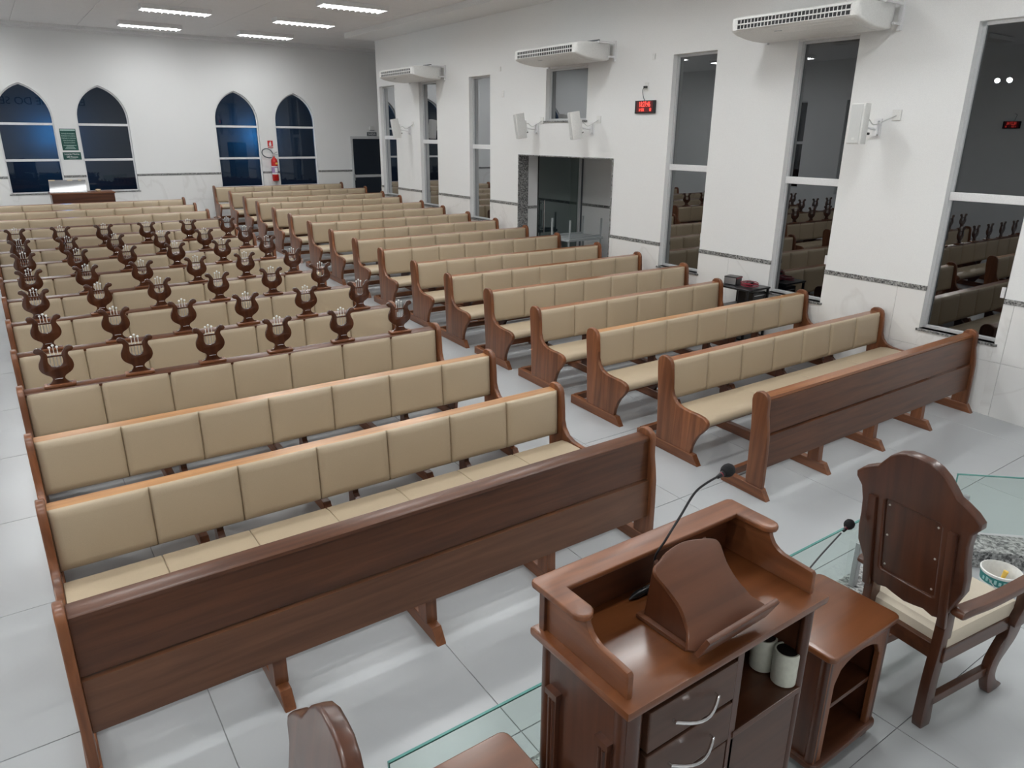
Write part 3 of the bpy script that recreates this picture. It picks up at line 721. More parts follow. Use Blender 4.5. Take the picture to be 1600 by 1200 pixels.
# ------------------------------------------------------------------ wall loudspeakers
def speaker(lab, c, tilt, yaw, bw):
    t = thing('wall_speaker', lab, 'loudspeaker', c, (0, 0, 0), 'white wall loudspeakers')
    rot = (0, tilt, yaw)
    cab = part('cabinet', prism([(-0.085,-0.075),(-0.075,-0.085),(0.065,-0.055),(0.085,-0.03),(0.085,0.03),(0.065,0.055),(-0.075,0.085),(-0.085,0.075)], 'z', -0.21, 0.21, 0.006), 'plastic_white', t, (0,0,0), rot, True)
    part('grille', boxbm(-0.092, -0.084, -0.068, 0.068, -0.20, 0.20, 0.003, 1), 'speaker_grille', cab)
    part('badge', boxbm(-0.095, -0.091, -0.015, 0.015, -0.165, -0.14, 0.002, 1), 'plastic_white', cab)
    part('rear_cover', boxbm(0.08, 0.11, -0.03, 0.03, -0.12, 0.08, 0.006, 1), 'plastic_white', cab)
    dx = XW-c[0]
    b = bmesh.new(); tube([(0.10,0,-0.03),(dx-0.08,0,-0.05),(dx-0.05,0,-0.05)], 0.012, 8, b); addbox(b, dx-0.05, dx-0.008, -0.02, 0.02, -0.12, 0.04); addbox(b, dx-0.012, dx, -0.045, 0.045, -0.14, 0.06)
    part('bracket', b, 'white_aluminium', t)
    for zz in (-0.11, 0.03):
        part('bolt', lathe([(0,0.0),(0.008,0.002),(0.008,0.012),(0,0.014)], 8), 'steel', t, (dx-0.03, -0.02, zz), (R(90),0,0))
    part('knob', lathe([(0,0),(0.014,0.002),(0.014,0.02),(0,0.022)], 10), 'black_plastic', t, (0.12, -0.03, -0.1), (R(90),0,0), True)
    part('cable', tube(smoothpts([(0.11,0.0,0.02),(dx*0.45,0.0,0.05),(dx-0.12,-0.02,-0.005),(dx-0.05,-bw*0.5,0.04),(dx-0.015,-bw,0.09)], 4, False), 0.006, 6), 'speaker_grille', t, smooth=True)
    part('junction_box', boxbm(dx-0.014, dx, -bw-0.05, -bw+0.05, 0.04, 0.15, 0.004, 1), 'plastic_white', t)
    return t
speaker('white upright loudspeaker beside the window near the pulpit', (7.90, 4.64, 3.04), 0, R(-4), 0.20)
speaker('white tilted loudspeaker right below the square window', (7.90, 9.47, 3.05), R(-9), R(-22), 0.16)
speaker('white tilted loudspeaker above the left side of the lobby opening', (7.90, 10.98, 3.05), R(-9), R(-22), 0.16)
speaker('white tilted loudspeaker by the two farthest windows', (7.90, 15.88, 3.02), R(-9), R(-22), 0.16)

# ------------------------------------------------------------------ clock and small wall fittings
def clock(lab, loc, rz):
    ck = thing('digital_clock', lab, 'clock', loc, (0, 0, rz))
    part('case', boxbm(-0.035, 0, -0.205, 0.205, -0.09, 0.09, 0.004, 1), 'black_plastic', ck)
    part('display', boxbm(-0.0365, -0.034, -0.165, 0.165, -0.072, 0.078), 'led_dim', ck)
    for txt, sz, yy, zz in (('18:27:46', 0.105, 0.0, 0.033), ('11 SEX', 0.058, 0.06, -0.042), ('18', 0.062, -0.12, -0.042)):
        me = textmesh(txt, sz, 0.0008, 'led_red', 'digits', font_scale_x=0.66)
        inst('digits', me, ck, (-0.038, yy, zz), (R(90), 0, R(-90)))
    part('cord', tube(smoothpts([(-0.012,0.03,0.09),(-0.02,0.06,0.16),(-0.02,0.075,0.24),(-0.03,0.02,0.27)], 5, False), 0.005, 6), 'sign_grey', ck, smooth=True)
clock('black wall clock with red LED digits on the right wall', (XW, 8.27, 3.31), 0)
clock('black wall clock with red LED digits on the left wall, seen mirrored', (XL, 8.64, 3.25), R(180))
def plate(nm, lab, y, z, wd=0.07, ht=0.11, dp=0.012, cat='wall plate'):
    t = thing(nm, lab, cat, (XW, y, z), (0,0,0), 'white wall plates')
    part('plate', boxbm(-dp, 0, -wd/2, wd/2, -ht/2, ht/2, 0.003, 1), 'plastic_white', t)
    part('insert', boxbm(-dp-0.004, -dp+0.002, -wd*0.28, wd*0.28, -ht*0.28, ht*0.28, 0.002, 1), 'trim_white', t)
    return t
t = plate('power_socket', 'white power socket with black plug above the digital clock', 8.28, 3.585, 0.08, 0.12, cat='socket')
part('plug', boxbm(-0.05, -0.012, -0.03, 0.03, -0.015, 0.015, 0.006, 1), 'black_plastic', t)
plate('wall_plate', 'white blank wall plate above and left of the digital clock', 8.17, 3.99, 0.06, 0.08)
plate('wall_plate', 'white blank wall plate high on the wall left of the square window', 12.15, 4.07, 0.06, 0.08)
plate('wall_plate', 'white upright wall plate right of the fourth tall window', 12.05, 3.63, 0.07, 0.12)
t = plate('emergency_lamp', 'small white emergency light above the lobby opening', 9.80, 3.05, 0.10, 0.09, 0.02, 'emergency light')
part('lamp_head', boxbm(-0.06, 0, -0.06, 0.06, -0.12, -0.07, 0.006, 1), 'plastic_white', t)
t = plate('wall_socket', 'white double power socket low on the wall behind the black cart', 6.42, 0.62, 0.10, 0.20, cat='socket')
plate('wall_socket', 'white power socket low on the wall beside the second pew', 4.62, 0.50, 0.08, 0.12, cat='socket')

for fp, lab in zip(FLOOD, ('nearer to the front', 'nearer to the rear')):
    t = thing('floodlight', 'small floodlight on the left wall, '+lab, 'floodlight', fp, (0, 0, 0), 'floodlights')
    part('arm', boxbm(-0.24, -0.02, -0.012, 0.012, -0.012, 0.012), 'white_aluminium', t)
    q_ = (Vector((2.0, 1.5, 1.4))-Vector(fp)).to_track_quat('Z', 'Y').to_euler()
    part('head', lathe([(0,-0.05),(0.035,-0.045),(0.06,0.03),(0.055,0.03),(0.03,-0.035),(0,-0.035)], 16), 'white_aluminium', t, (0,0,0), tuple(q_), True)
    part('lamp', lathe([(0,0.0),(0.03,0.002),(0.03,0.01),(0,0.012)], 14), 'lamp_tube', t, (0,0,0), tuple(q_), True)
# ------------------------------------------------------------------ rear wall fittings
def sign(nm, lab, x0, x1, z0, z1, mat, cat='sign'):
    t = thing(nm, lab, cat, ((x0+x1)/2, YR, (z0+z1)/2)); w_, h_ = x1-x0, z1-z0
    part('board', boxbm(-w_/2, w_/2, -0.008, 0, -h_/2, h_/2, 0.001, 1), mat, t); return t
def words(t, txt, size, x, z, mat, sx=1.0):
    me = textmesh(txt, size, 0.0008, mat, 'lettering', font_scale_x=sx); inst('lettering', me, t, (x, -0.0095, z), (R(90), 0, 0))
t = sign('safety_sign', 'green safety notice with pale text between the left arched windows', 1.56, 1.885, 2.482, 2.957, 'sign_green')
part('header', boxbm(-0.150, 0.150, -0.0092, -0.007, 0.195, 0.22), 'sign_green_text', t)
for txt, zz, wd in (('Iluminação de emergência', 0.132, 0.27), ('Sinalização de emergência', 0.082, 0.28), ('Sinalização de orientação', 0.032, 0.28), ('Saídas de emergência', -0.018, 0.24), ('Extintores de incêndio', -0.068, 0.22)):
    me = textmesh(txt, 0.034, 0.0008, 'sign_green_text', 'lettering'); k = wd/max(1e-6, max(v.co.x for v in me.vertices)-min(v.co.x for v in me.vertices))
    for v in me.vertices: v.co.x *= k
    inst('lettering', me, t, (0, -0.0095, zz), (R(90), 0, 0))
for zz, wd in ((-0.128, 0.26), (-0.146, 0.15), (-0.178, 0.18), (-0.196, 0.22)): part('text_line', boxbm(-wd/2, wd/2, -0.0092, -0.007, zz-0.004, zz+0.004), 'sign_green_text', t)
t = sign('capacity_sign', 'small green capacity sign below the taller green notice', 1.545, 1.912, 2.275, 2.44, 'sign_green')
words(t, 'Lotação Máxima', 0.052, 0, 0.04, 'sign_white', 0.88); words(t, '580 Pessoas', 0.056, 0, -0.022, 'sign_white', 0.85)
part('text_line', boxbm(-0.07, 0.07, -0.0092, -0.007, -0.068, -0.060), 'sign_green_text', t)
t = sign('extinguisher_sign', 'small red extinguisher sign above the fire extinguisher', 6.297, 6.437, 2.52, 2.71, 'sign_red')
part('pictogram', prism(smoothpts([(-0.03,-0.035),(-0.028,0.03),(-0.012,0.05),(0.0,0.075),(0.018,0.072),(0.02,0.04),(0.026,0.0),(0.022,-0.035)], 2), 'y', -0.0094, -0.007), 'sign_white', t)
part('border_line', boxbm(-0.07, 0.07, -0.0092, -0.007, -0.062, -0.052), 'sign_white', t)
words(t, 'EXTINTOR', 0.026, 0, -0.079, 'sign_white', 0.9)
t = sign('exit_sign', 'small dark exit sign above the rear glass door', 9.17, 9.47, 2.845, 2.95, 'sign_grey')
words(t, 'SAÍDA', 0.082, 0, -0.004, 'sign_white', 1.05)
t = thing('exit_lamp', 'small pale emergency lamp above the exit sign', 'emergency light', (9.32, YR, 3.06))
part('case', prism([(-0.075,-0.05),(0.075,-0.05),(0.06,0.05),(-0.06,0.05)], 'y', -0.05, 0, 0.006), 'plastic_white', t)
part('lens', boxbm(-0.07, 0.07, -0.056, -0.01, -0.062, -0.05, 0.003, 1), 'sign_grey', t)
# fire extinguisher
t = thing('fire_extinguisher', 'red fire extinguisher hanging between the right arched windows', 'fire extinguisher', (6.40, YR-0.10, 1.68))
part('cylinder', lathe([(0,0.0),(0.075,0.0),(0.083,0.012),(0.083,0.50),(0.074,0.55),(0.045,0.585),(0.028,0.60),(0.028,0.63),(0,0.63)], 20), 'red_paint', t, smooth=True)
part('label', lathe([(0.0842,0.17),(0.0842,0.38)], 20), 'label_violet', t, smooth=True)
part('label_band', lathe([(0.0846,0.36),(0.0846,0.385)], 20), 'sign_white', t); part('label_band', lathe([(0.0846,0.17),(0.0846,0.21)], 20), 'sign_white', t)
part('label_text', boxbm(-0.03, 0.04, -0.088, -0.075, 0.225, 0.34), 'sign_white', t)
part('inspection_tag', boxbm(0.0, 0.06, -0.087, -0.06, 0.43, 0.475), 'label_yellow', t)
b = bmesh.new(); addbox(b, -0.02, 0.02, -0.02, 0.02, 0.62, 0.68); addbox(b, -0.02, 0.11, -0.012, 0.012, 0.665, 0.68); tube([(0.0,0,0.69),(0.10,0,0.745)], 0.010, 6, b)
part('valve', b, 'steel', t)
part('hose', tube(smoothpts([(-0.015,0,0.70),(-0.08,-0.02,0.79),(-0.19,-0.03,0.83),(-0.29,-0.03,0.79),(-0.31,-0.03,0.71),(-0.26,-0.03,0.64),(-0.16,-0.03,0.60),(-0.07,-0.04,0.60)], 4, False), 0.013, 8), 'sign_grey', t, smooth=True)
part('hanger', boxbm(-0.02, 0.02, 0.02, 0.10, 0.55, 0.60), 'steel', t)

# desk and tilted cover at the rear
yd = 18.62; zd = FZ(yd)
t = thing('rear_desk', 'brown wooden desk against the rear between the left arched windows', 'desk', (1.67, yd+0.3, zd))
part('front_board', boxbm(-0.595, 0.60, -0.30, -0.275, 0.02, 0.885, 0.003, 1), 'dark_wood_x', t)
for s in (-1, 1): part('side_board', boxbm(s*0.60-0.0, s*0.60-s*0.028, -0.275, 0.28, 0, 0.885, 0.003, 1), 'dark_wood_z', t)
part('top', boxbm(-0.62, 0.62, -0.31, 0.31, 0.885, 0.912, 0.006, 2), 'wood_x', t)
t = thing('tilted_cover', 'grey glossy tilted cover on the rear desk reflecting a lamp', 'cover', (1.405, yd+0.13, zd+0.920), (R(-17.8), 0, R(-10.3)))
part('sheet', boxbm(-0.35, 0.35, -0.004, 0.004, 0.0, 0.27), 'acrylic_grey', t)
for a, b_ in ((-0.35, -0.23), (0.0, 0.1), (0.21, 0.27)): part('tape', boxbm(a, b_, -0.007, 0.006, 0.252, 0.274), 'paper_tan', t)
part('frame', boxbm(-0.355, 0.355, -0.008, 0.008, -0.004, 0.012), 'aluminium', t)
t = thing('round_bowl', 'small round bowl lying on the rear desk', 'bowl', (1.98, yd+0.2, zd+0.913))
part('bowl', lathe([(0,0.0),(0.03,0.0),(0.05,0.02),(0.055,0.04),(0.045,0.055),(0,0.06)], 14), 'paper_tan', t, smooth=True)

# ------------------------------------------------------------------ black cart with gear beside the short pew
yc, xc = 5.97, 7.975; zc = FZ(yc)
t = thing('media_cart', 'black two-shelf metal cart beside the shortened pew', 'cart', (xc, yc, zc))
for sx in (-0.21, 0.21):
    for sy in (-0.235, 0.235): part('leg', boxbm(sx-0.014, sx+0.014, sy-0.014, sy+0.014, 0, 0.78, 0.002, 1), 'black_metal', t)
part('top', boxbm(-0.232, 0.232, -0.26, 0.26, 0.775, 0.80, 0.004, 1), 'black_metal', t)
part('shelf', boxbm(-0.22, 0.22, -0.25, 0.25, 0.50, 0.52, 0.004, 1), 'black_metal', t)
part('shelf', boxbm(-0.22, 0.22, -0.25, 0.25, 0.12, 0.14, 0.004, 1), 'black_metal', t)
t = thing('amplifier', 'black amplifier box on the middle shelf of the black cart', 'amplifier', (xc+0.06, yc-0.10, zc+0.5205))
part('case', boxbm(-0.13, 0.13, -0.12, 0.12, 0.005, 0.22, 0.006, 1), 'black_plastic', t); part('trim_line', boxbm(-0.10, 0.12, -0.123, -0.119, 0.17, 0.18), 'steel', t)
t = thing('power_unit', 'black power unit with red edges on top of the black cart', 'power unit', (xc-0.04, yc+0.145, zc+0.8005), (0, 0, R(12)))
part('case', boxbm(-0.08, 0.08, -0.09, 0.09, 0.004, 0.10, 0.006, 1), 'black_plastic', t)
part('lid', boxbm(-0.082, 0.082, -0.092, 0.092, 0.10, 0.108, 0.003, 1), 'black_metal', t)
part('edge_strip', boxbm(-0.084, 0.084, -0.094, -0.088, 0.085, 0.10), 'red_cable', t)
part('side_panel', boxbm(-0.084, -0.079, -0.08, 0.08, 0.01, 0.095), 'steel', t)
t = thing('red_cable', 'coiled red cable lying on the black cart', 'cable', (xc+0.01, yc-0.09, zc+0.8005))
coil = []
for k in range(70):
    a = k*0.42; rr = 0.092+0.016*math.sin(a*0.37); coil.append((rr*0.95*math.cos(a), rr*1.15*math.sin(a), 0.008+0.006*(1+math.sin(a*1.3))+0.0006*k))
part('coil', tube(coil, 0.006, 6), 'red_cable', t, smooth=True)
t = thing('black_adapter', 'small black adapter inside the red cable coil', 'adapter', (xc+0.05, yc-0.06, zc+0.8005))
part('case', boxbm(-0.045, 0.045, -0.03, 0.03, 0, 0.05, 0.006, 1), 'black_plastic', t); part('plug', boxbm(-0.02, 0.02, 0.03, 0.06, 0.01, 0.035, 0.004, 1), 'black_plastic', t)

# ------------------------------------------------------------------ stacked grey tables in the vestibule
vx, vy = 9.17, 10.85; vz = FZ(vy)
t = thing('grey_table', 'grey metal table standing in the vestibule under an upturned one', 'table', (vx, vy, vz))
for sx in (-0.40, 0.40):
    for sy in (-0.26, 0.26): part('leg', boxbm(sx-0.014, sx+0.014, sy-0.014, sy+0.014, 0, 0.58, 0.002, 1), 'grey_paint', t)
part('top', boxbm(-0.44, 0.44, -0.30, 0.30, 0.58, 0.605, 0.006, 1), 'grey_paint', t)
t = thing('upturned_table', 'grey metal table upside down on another, legs up, in the vestibule', 'table', (vx, vy, vz+0.6055), (0, 0, R(2)))
part('top', boxbm(-0.44, 0.44, -0.30, 0.30, 0.0, 0.022, 0.006, 1), 'grey_paint', t)
for sx in (-0.40, 0.40):
    for sy in (-0.26, 0.26): part('leg', boxbm(sx-0.014, sx+0.014, sy-0.014, sy+0.014, 0.022, 0.37, 0.002, 1), 'grey_paint', t)
part('apron', boxbm(-0.40, 0.40, -0.268, -0.252, 0.022, 0.06), 'grey_paint', t); part('apron', boxbm(-0.40, 0.40, 0.252, 0.268, 0.022, 0.06), 'grey_paint', t)

# ------------------------------------------------------------------ pulpit
px0, px1, py0, py1 = 1.048, 1.905, 0.975, 1.385
pt = thing('pulpit', 'dark brown wooden pulpit cabinet with raised gallery and two drawers', 'pulpit', (px0, py0, ZP))
W, D = px1-px0, py1-py0
def B(nm, x0, x1, y0, y1, z0, z1, mat, bev=0.003, parent=None, sm=False): return part(nm, boxbm(x0, x1, y0, y1, z0, z1, bev, 2), mat, parent or pt, smooth=sm)
B('counter', 0, W, 0, D, 1.022, 1.05, 'desk_top_wood', 0.010, sm=True)
B('under_moulding', 0.02, W-0.02, 0.018, D-0.02, 1.002, 1.022, 'dark_wood_x', 0.004)
B('side_panel', 0.03, 0.052, 0.03, D-0.03, 0, 1.002, 'dark_wood_z'); B('side_panel', W-0.052, W-0.03, 0.03, D-0.03, 0, 1.002, 'dark_wood_z')
B('front_panel', 0.03, W-0.03, D-0.052, D-0.03, 0, 1.002, 'dark_wood_x')
B('bottom', 0.05, W-0.05, 0.04, D-0.05, 0.04, 0.06, 'dark_wood_x')
# rounded corner posts
for cx, rr_ in ((0.058, 0.036), (W-0.046, 0.018)): part('corner_post', lathe([(0,0),(rr_,0),(rr_,1.002),(0,1.002)], 16), 'dark_wood_z', pt, (cx, 0.019+rr_, 0), smooth=True)
part('corner_post', lathe([(0,0),(0.024,0),(0.024,1.002),(0,1.002)], 12), 'dark_wood_z', pt, (0.045, D-0.045, 0), smooth=True)
# pilasters on the visible side
for yy in (0.10, D-0.095):
    b = bmesh.new(); addbox(b, 0.008, 0.032, yy-0.026, yy+0.026, 0.862, 0.882); addbox(b, 0.014, 0.032, yy-0.019, yy+0.019, 0.02, 0.862)
    pl = part('pilaster', b, 'dark_wood_z', pt)
    for k in (-0.008, 0.008): part('flute', tube([(0.014, yy+k, 0.05), (0.014, yy+k, 0.85)], 0.005, 8), 'dark_wood_z', pl, smooth=True)
# drawers, niche, door
xm = 0.462
B('divider', xm-0.008, xm+0.022, 0.022, D-0.06, 0.215, 1.002, 'dark_wood_z')
for z0, z1 in ((0.850, 0.985), (0.700, 0.838)):
    dw = B('drawer', 0.10, xm-0.012, 0.018, 0.05, z0, z1, 'drawer_wood', 0.005)
    B('drawer_box', 0.105, xm-0.02, 0.05, D-0.07, z0+0.01, z1-0.02, 'dark_wood_x', 0.002, dw)
    hz = (z0+z1)/2; cxh = (0.10+xm-0.012)/2
    pth = [(cxh-0.085+0.17*k/10, 0.006-0.030*math.sin(math.pi*k/10), hz-0.012*math.sin(math.pi*k/10)) for k in range(11)]
    hb = tube([(cxh-0.085, 0.02, hz)]+pth+[(cxh+0.085, 0.02, hz)], 0.0052, 8)
    part('handle', hb, 'chrome', dw, smooth=True, label='curved chrome drawer handle')
B('lower_door', 0.10, xm-0.012, 0.022, 0.045, 0.05, 0.69, 'drawer_wood', 0.004)
B('door', xm+0.004, W-0.066, 0.022, 0.045, 0.05, 0.688, 'drawer_wood', 0.004)
B('niche_shelf', xm+0.01, W-0.05, 0.018, D-0.055, 0.69, 0.712, 'dark_wood_x', 0.003)
# raised gallery on three sides
gz = 1.05
B('gallery_back', 0.02, W-0.02, D-0.042, D-0.018, gz, gz+0.138, 'dark_wood_x', 0.003)
SIDE = [(D-0.03, gz),(D-0.03, gz+0.138),(0.205, gz+0.138),(0.200, gz+0.122),(0.188, gz+0.104),(0.170, gz+0.092),(0.150, gz+0.085),(0.045, gz+0.078),(0.038, gz+0.070),(0.038, gz)]
for a, b_ in ((0.030, 0.050), (W-0.050, W-0.030)):
    part('gallery_side', prism(SIDE, 'x', a, b_, 0.006, 2), 'wood_y', pt, smooth=True)
def rounded(cx, cy, r, a0, a1, n=6): return [(cx+r*math.cos(R(a0+(a1-a0)*k/n)), cy+r*math.sin(R(a0+(a1-a0)*k/n))) for k in range(n+1)]
ye = 0.193
cap = ([(0.0, D-0.012)] + rounded(0.033, ye+0.033, 0.033, 180, 360) + [(0.066, D-0.085), (W-0.066, D-0.085)] +
       rounded(W-0.033, ye+0.033, 0.033, 180, 360) + [(W, D-0.012)] + rounded(W-0.015, D-0.012, 0.015, 0, 90, 3) + rounded(0.015, D-0.012, 0.015, 90, 180, 3))
part('gallery_cap', prism(cap, 'z', gz+0.138, gz+0.158, 0.007, 3), 'wood_x', pt, smooth=True)
# ceramic pots in the niche
for (cx, cy, lab) in ((1.833, 1.044, 'white ceramic pot with dark lid, front one in the pulpit niche'), (1.832, 1.128, 'white ceramic pot, rear one in the pulpit niche')):
    t = thing('ceramic_pot', lab, 'pot', (cx, cy, ZP+0.7125), (0,0,0), 'pots in the pulpit')
    part('body', lathe([(0,0),(0.034,0),(0.040,0.004),(0.041,0.012),(0.041,0.115),(0.039,0.122),(0.034,0.122),(0.034,0.112),(0,0.112)], 24), 'ceramic', t, smooth=True)
    part('lid', lathe([(0,0.112),(0.034,0.112),(0.034,0.119),(0.028,0.121),(0,0.121)], 24), 'black_plastic', t, smooth=True)
# reading stand on the counter (tilted curved board, lip, wedge base)
rs = thing('reading_stand', 'curved brown wooden reading stand on the pulpit counter', 'book stand', (1.465, 1.0, ZP+1.0505), (0, 0, R(1.5)))
part('base', boxbm(-0.130, 0.130, 0.055, 0.245, 0, 0.016, 0.007, 2), 'stand_wood', rs, smooth=True)
for sx in (-0.105, 0.105): part('cheek', prism([(0.055, 0.016), (0.228, 0.016), (0.206, 0.206), (0.066, 0.074)], 'x', sx-0.008, sx+0.008, 0.002, 1), 'dark_wood_z', rs)
# board lies in its own plane: u across, v up the slope
hv = 0.268
bo = [(-0.150,0.0),(0.150,0.0),(0.138,0.05),(0.120,0.11),(0.118,0.165),(0.130,0.21),(0.126,0.232),(0.105,0.244),(0.065,0.256),(0.0,0.268),(-0.065,0.262),(-0.105,0.248),(-0.135,0.238),(-0.145,0.215),(-0.132,0.17),(-0.122,0.11),(-0.136,0.05)]
ang = R(44)
brd = part('board', prism(smoothpts(bo, 3), 'z', -0.016, 0.0, 0.004, 2), 'stand_wood', rs, (0, 0.008, 0.044), (ang, 0, 0), True)
part('lip', prism([(-0.150,0.0),(0.150,0.0),(0.172,0.058),(0.166,0.066),(-0.140,0.066)], 'y', -0.016, 0.0, 0.003, 2), 'stand_wood', rs, (0, 0.012, 0.034), (ang*0.55, 0, 0), True)
# microphones
def mic(lab, base, path, head, hd, r=0.021):
    t = thing('gooseneck_microphone', lab, 'microphone', base, (0,0,0), 'gooseneck microphones')
    b = Vector(base); loc = [Vector(p)-b for p in path]
    part('foot', lathe([(0,0),(0.034,0),(0.034,0.012),(0.018,0.028),(0.010,0.05),(0,0.05)], 14), 'black_plastic', t, smooth=True)
    part('neck', tube(smoothpts([tuple(p) for p in loc], 5, False), 0.0036, 8), 'black_metal', t, smooth=True)
    h = Vector(head)-b; d = Vector(hd).normalized(); q = d.to_track_quat('Z', 'Y').to_euler()
    part('collar', lathe([(0.006,-0.045),(0.0075,-0.03),(0.011,-0.012),(0,-0.012)], 10), 'black_metal', t, tuple(h), tuple(q), True)
    part('foam_head', lathe([(0,-0.020),(r*0.62,-0.018),(r*0.92,-0.008),(r,0.003),(r*0.9,0.014),(r*0.55,0.023),(0,0.026)], 16), 'black_foam', t, tuple(h), tuple(q), True)
    part('ring', lathe([(0.0082,-0.030),(0.0082,-0.024)], 10), 'red_cable', t, tuple(h), tuple(q))
    return t
mic('black gooseneck microphone with foam head rising behind the reading stand', (1.47, 1.288, ZP+1.0505), [(1.47,1.288,1.58),(1.42,1.266,1.70),(1.443,1.25,1.768),(1.50,1.25,1.832),(1.551,1.25,1.889),(1.60,1.25,1.908),(1.665,1.25,1.918)], (1.695,1.25,1.924), (1,0,0.22))
mic('black gooseneck microphone with foam head standing on the right side table', (2.40, 1.385, ZP+0.6005), [(2.40,1.385,1.14),(2.46,1.39,1.17),(2.60,1.40,1.225),(2.73,1.40,1.285)], (2.785,1.40,1.308), (1,0.05,0.42), 0.0225)
t = thing('black_pen', 'black pen lying on the counter left of the reading stand', 'pen', (1.418, 1.308, ZP+1.0505), (0, 0, R(182)))
part('barrel', tube([(-0.045,0,0.012),(0.02,0,0.012),(0.034,0,0.011),(0.052,0,0.007)], [0.0115,0.0115,0.008,0.002], 10), 'black_plastic', t, smooth=True)
part('clip', boxbm(-0.046, -0.01, -0.003, 0.003, 0.022, 0.026, 0.001, 1), 'chrome', t)

# ------------------------------------------------------------------ side tables
def side_table(lab, cx, cy):
    t = thing('side_table', lab, 'side table', (cx, cy, ZP), (0,0,0), 'side tables beside the pulpit')
    w_, d_ = 0.235, 0.183
    tp = rounded(w_-0.03, d_-0.03, 0.03, 0, 90, 4)+rounded(-w_+0.03, d_-0.03, 0.03, 90, 180, 4)+rounded(-w_+0.03, -d_+0.03, 0.03, 180, 270, 4)+rounded(w_-0.03, -d_+0.03, 0.03, 270, 360, 4)
    part('top', prism(tp, 'z', 0.574, 0.60, 0.007, 3), 'desk_top_wood', t, smooth=True)
    for s in (-1, 1): part('side_panel', boxbm(s*(w_-0.028), s*(w_-0.048), -d_+0.03, d_-0.03, 0.05, 0.574, 0.003, 1), 'dark_wood_z', t)
    part('back_panel', boxbm(-w_+0.03, w_-0.03, d_-0.045, d_-0.028, 0.05, 0.574), 'dark_wood_x', t)
    fx = w_-0.025; n_ = 10; a = []
    frame = [(-fx, 0.574), (-fx, 0.08), (-fx+0.05, 0.08), (-fx+0.05, 0.44)]
    for k in range(n_+1):
        u = -1+2*k/n_; frame.append((u*(fx-0.05), 0.44+0.085*math.sqrt(max(0, 1-u*u))**0.9))
    frame += [(fx-0.05, 0.08), (fx, 0.08), (fx, 0.574)]
    part('front_frame', prism(frame, 'y', -d_+0.022, -d_+0.046, 0.003, 1), 'wood_z', t)
    for s in (-1, 1): part('corner_post', lathe([(0,0.08),(0.022,0.08),(0.022,0.574),(0,0.574)], 14), 'dark_wood_z', t, (s*(w_-0.038), -d_+0.042, 0), smooth=True)
    part('shelf', boxbm(-w_+0.045, w_-0.045, -d_+0.045, d_-0.04, 0.285, 0.303, 0.003, 1), 'dark_wood_x', t)
    part('base_board', prism([(p[0]*0.96, p[1]*0.97) for p in tp], 'z', 0.055, 0.082, 0.006, 2), 'dark_wood_x', t, smooth=True)
    ap = [(-0.205,0.055),(-0.205,0.0),(-0.165,0.0),(-0.15,0.022),(-0.11,0.030),(-0.06,0.022),(0,0.034),(0.06,0.022),(0.11,0.030),(0.15,0.022),(0.165,0.0),(0.205,0.0),(0.205,0.055)]
    part('apron', prism(ap, 'y', -d_+0.03, -d_+0.05), 'dark_wood_x', t); part('apron', prism(ap, 'y', d_-0.05, d_-0.03), 'dark_wood_x', t)
    return t
side_table('brown wooden side table with open shelves between pulpit and chair', 2.427, 1.247)
side_table('brown wooden side table left of the pulpit, cut by the bottom edge', 0.80, 1.305)

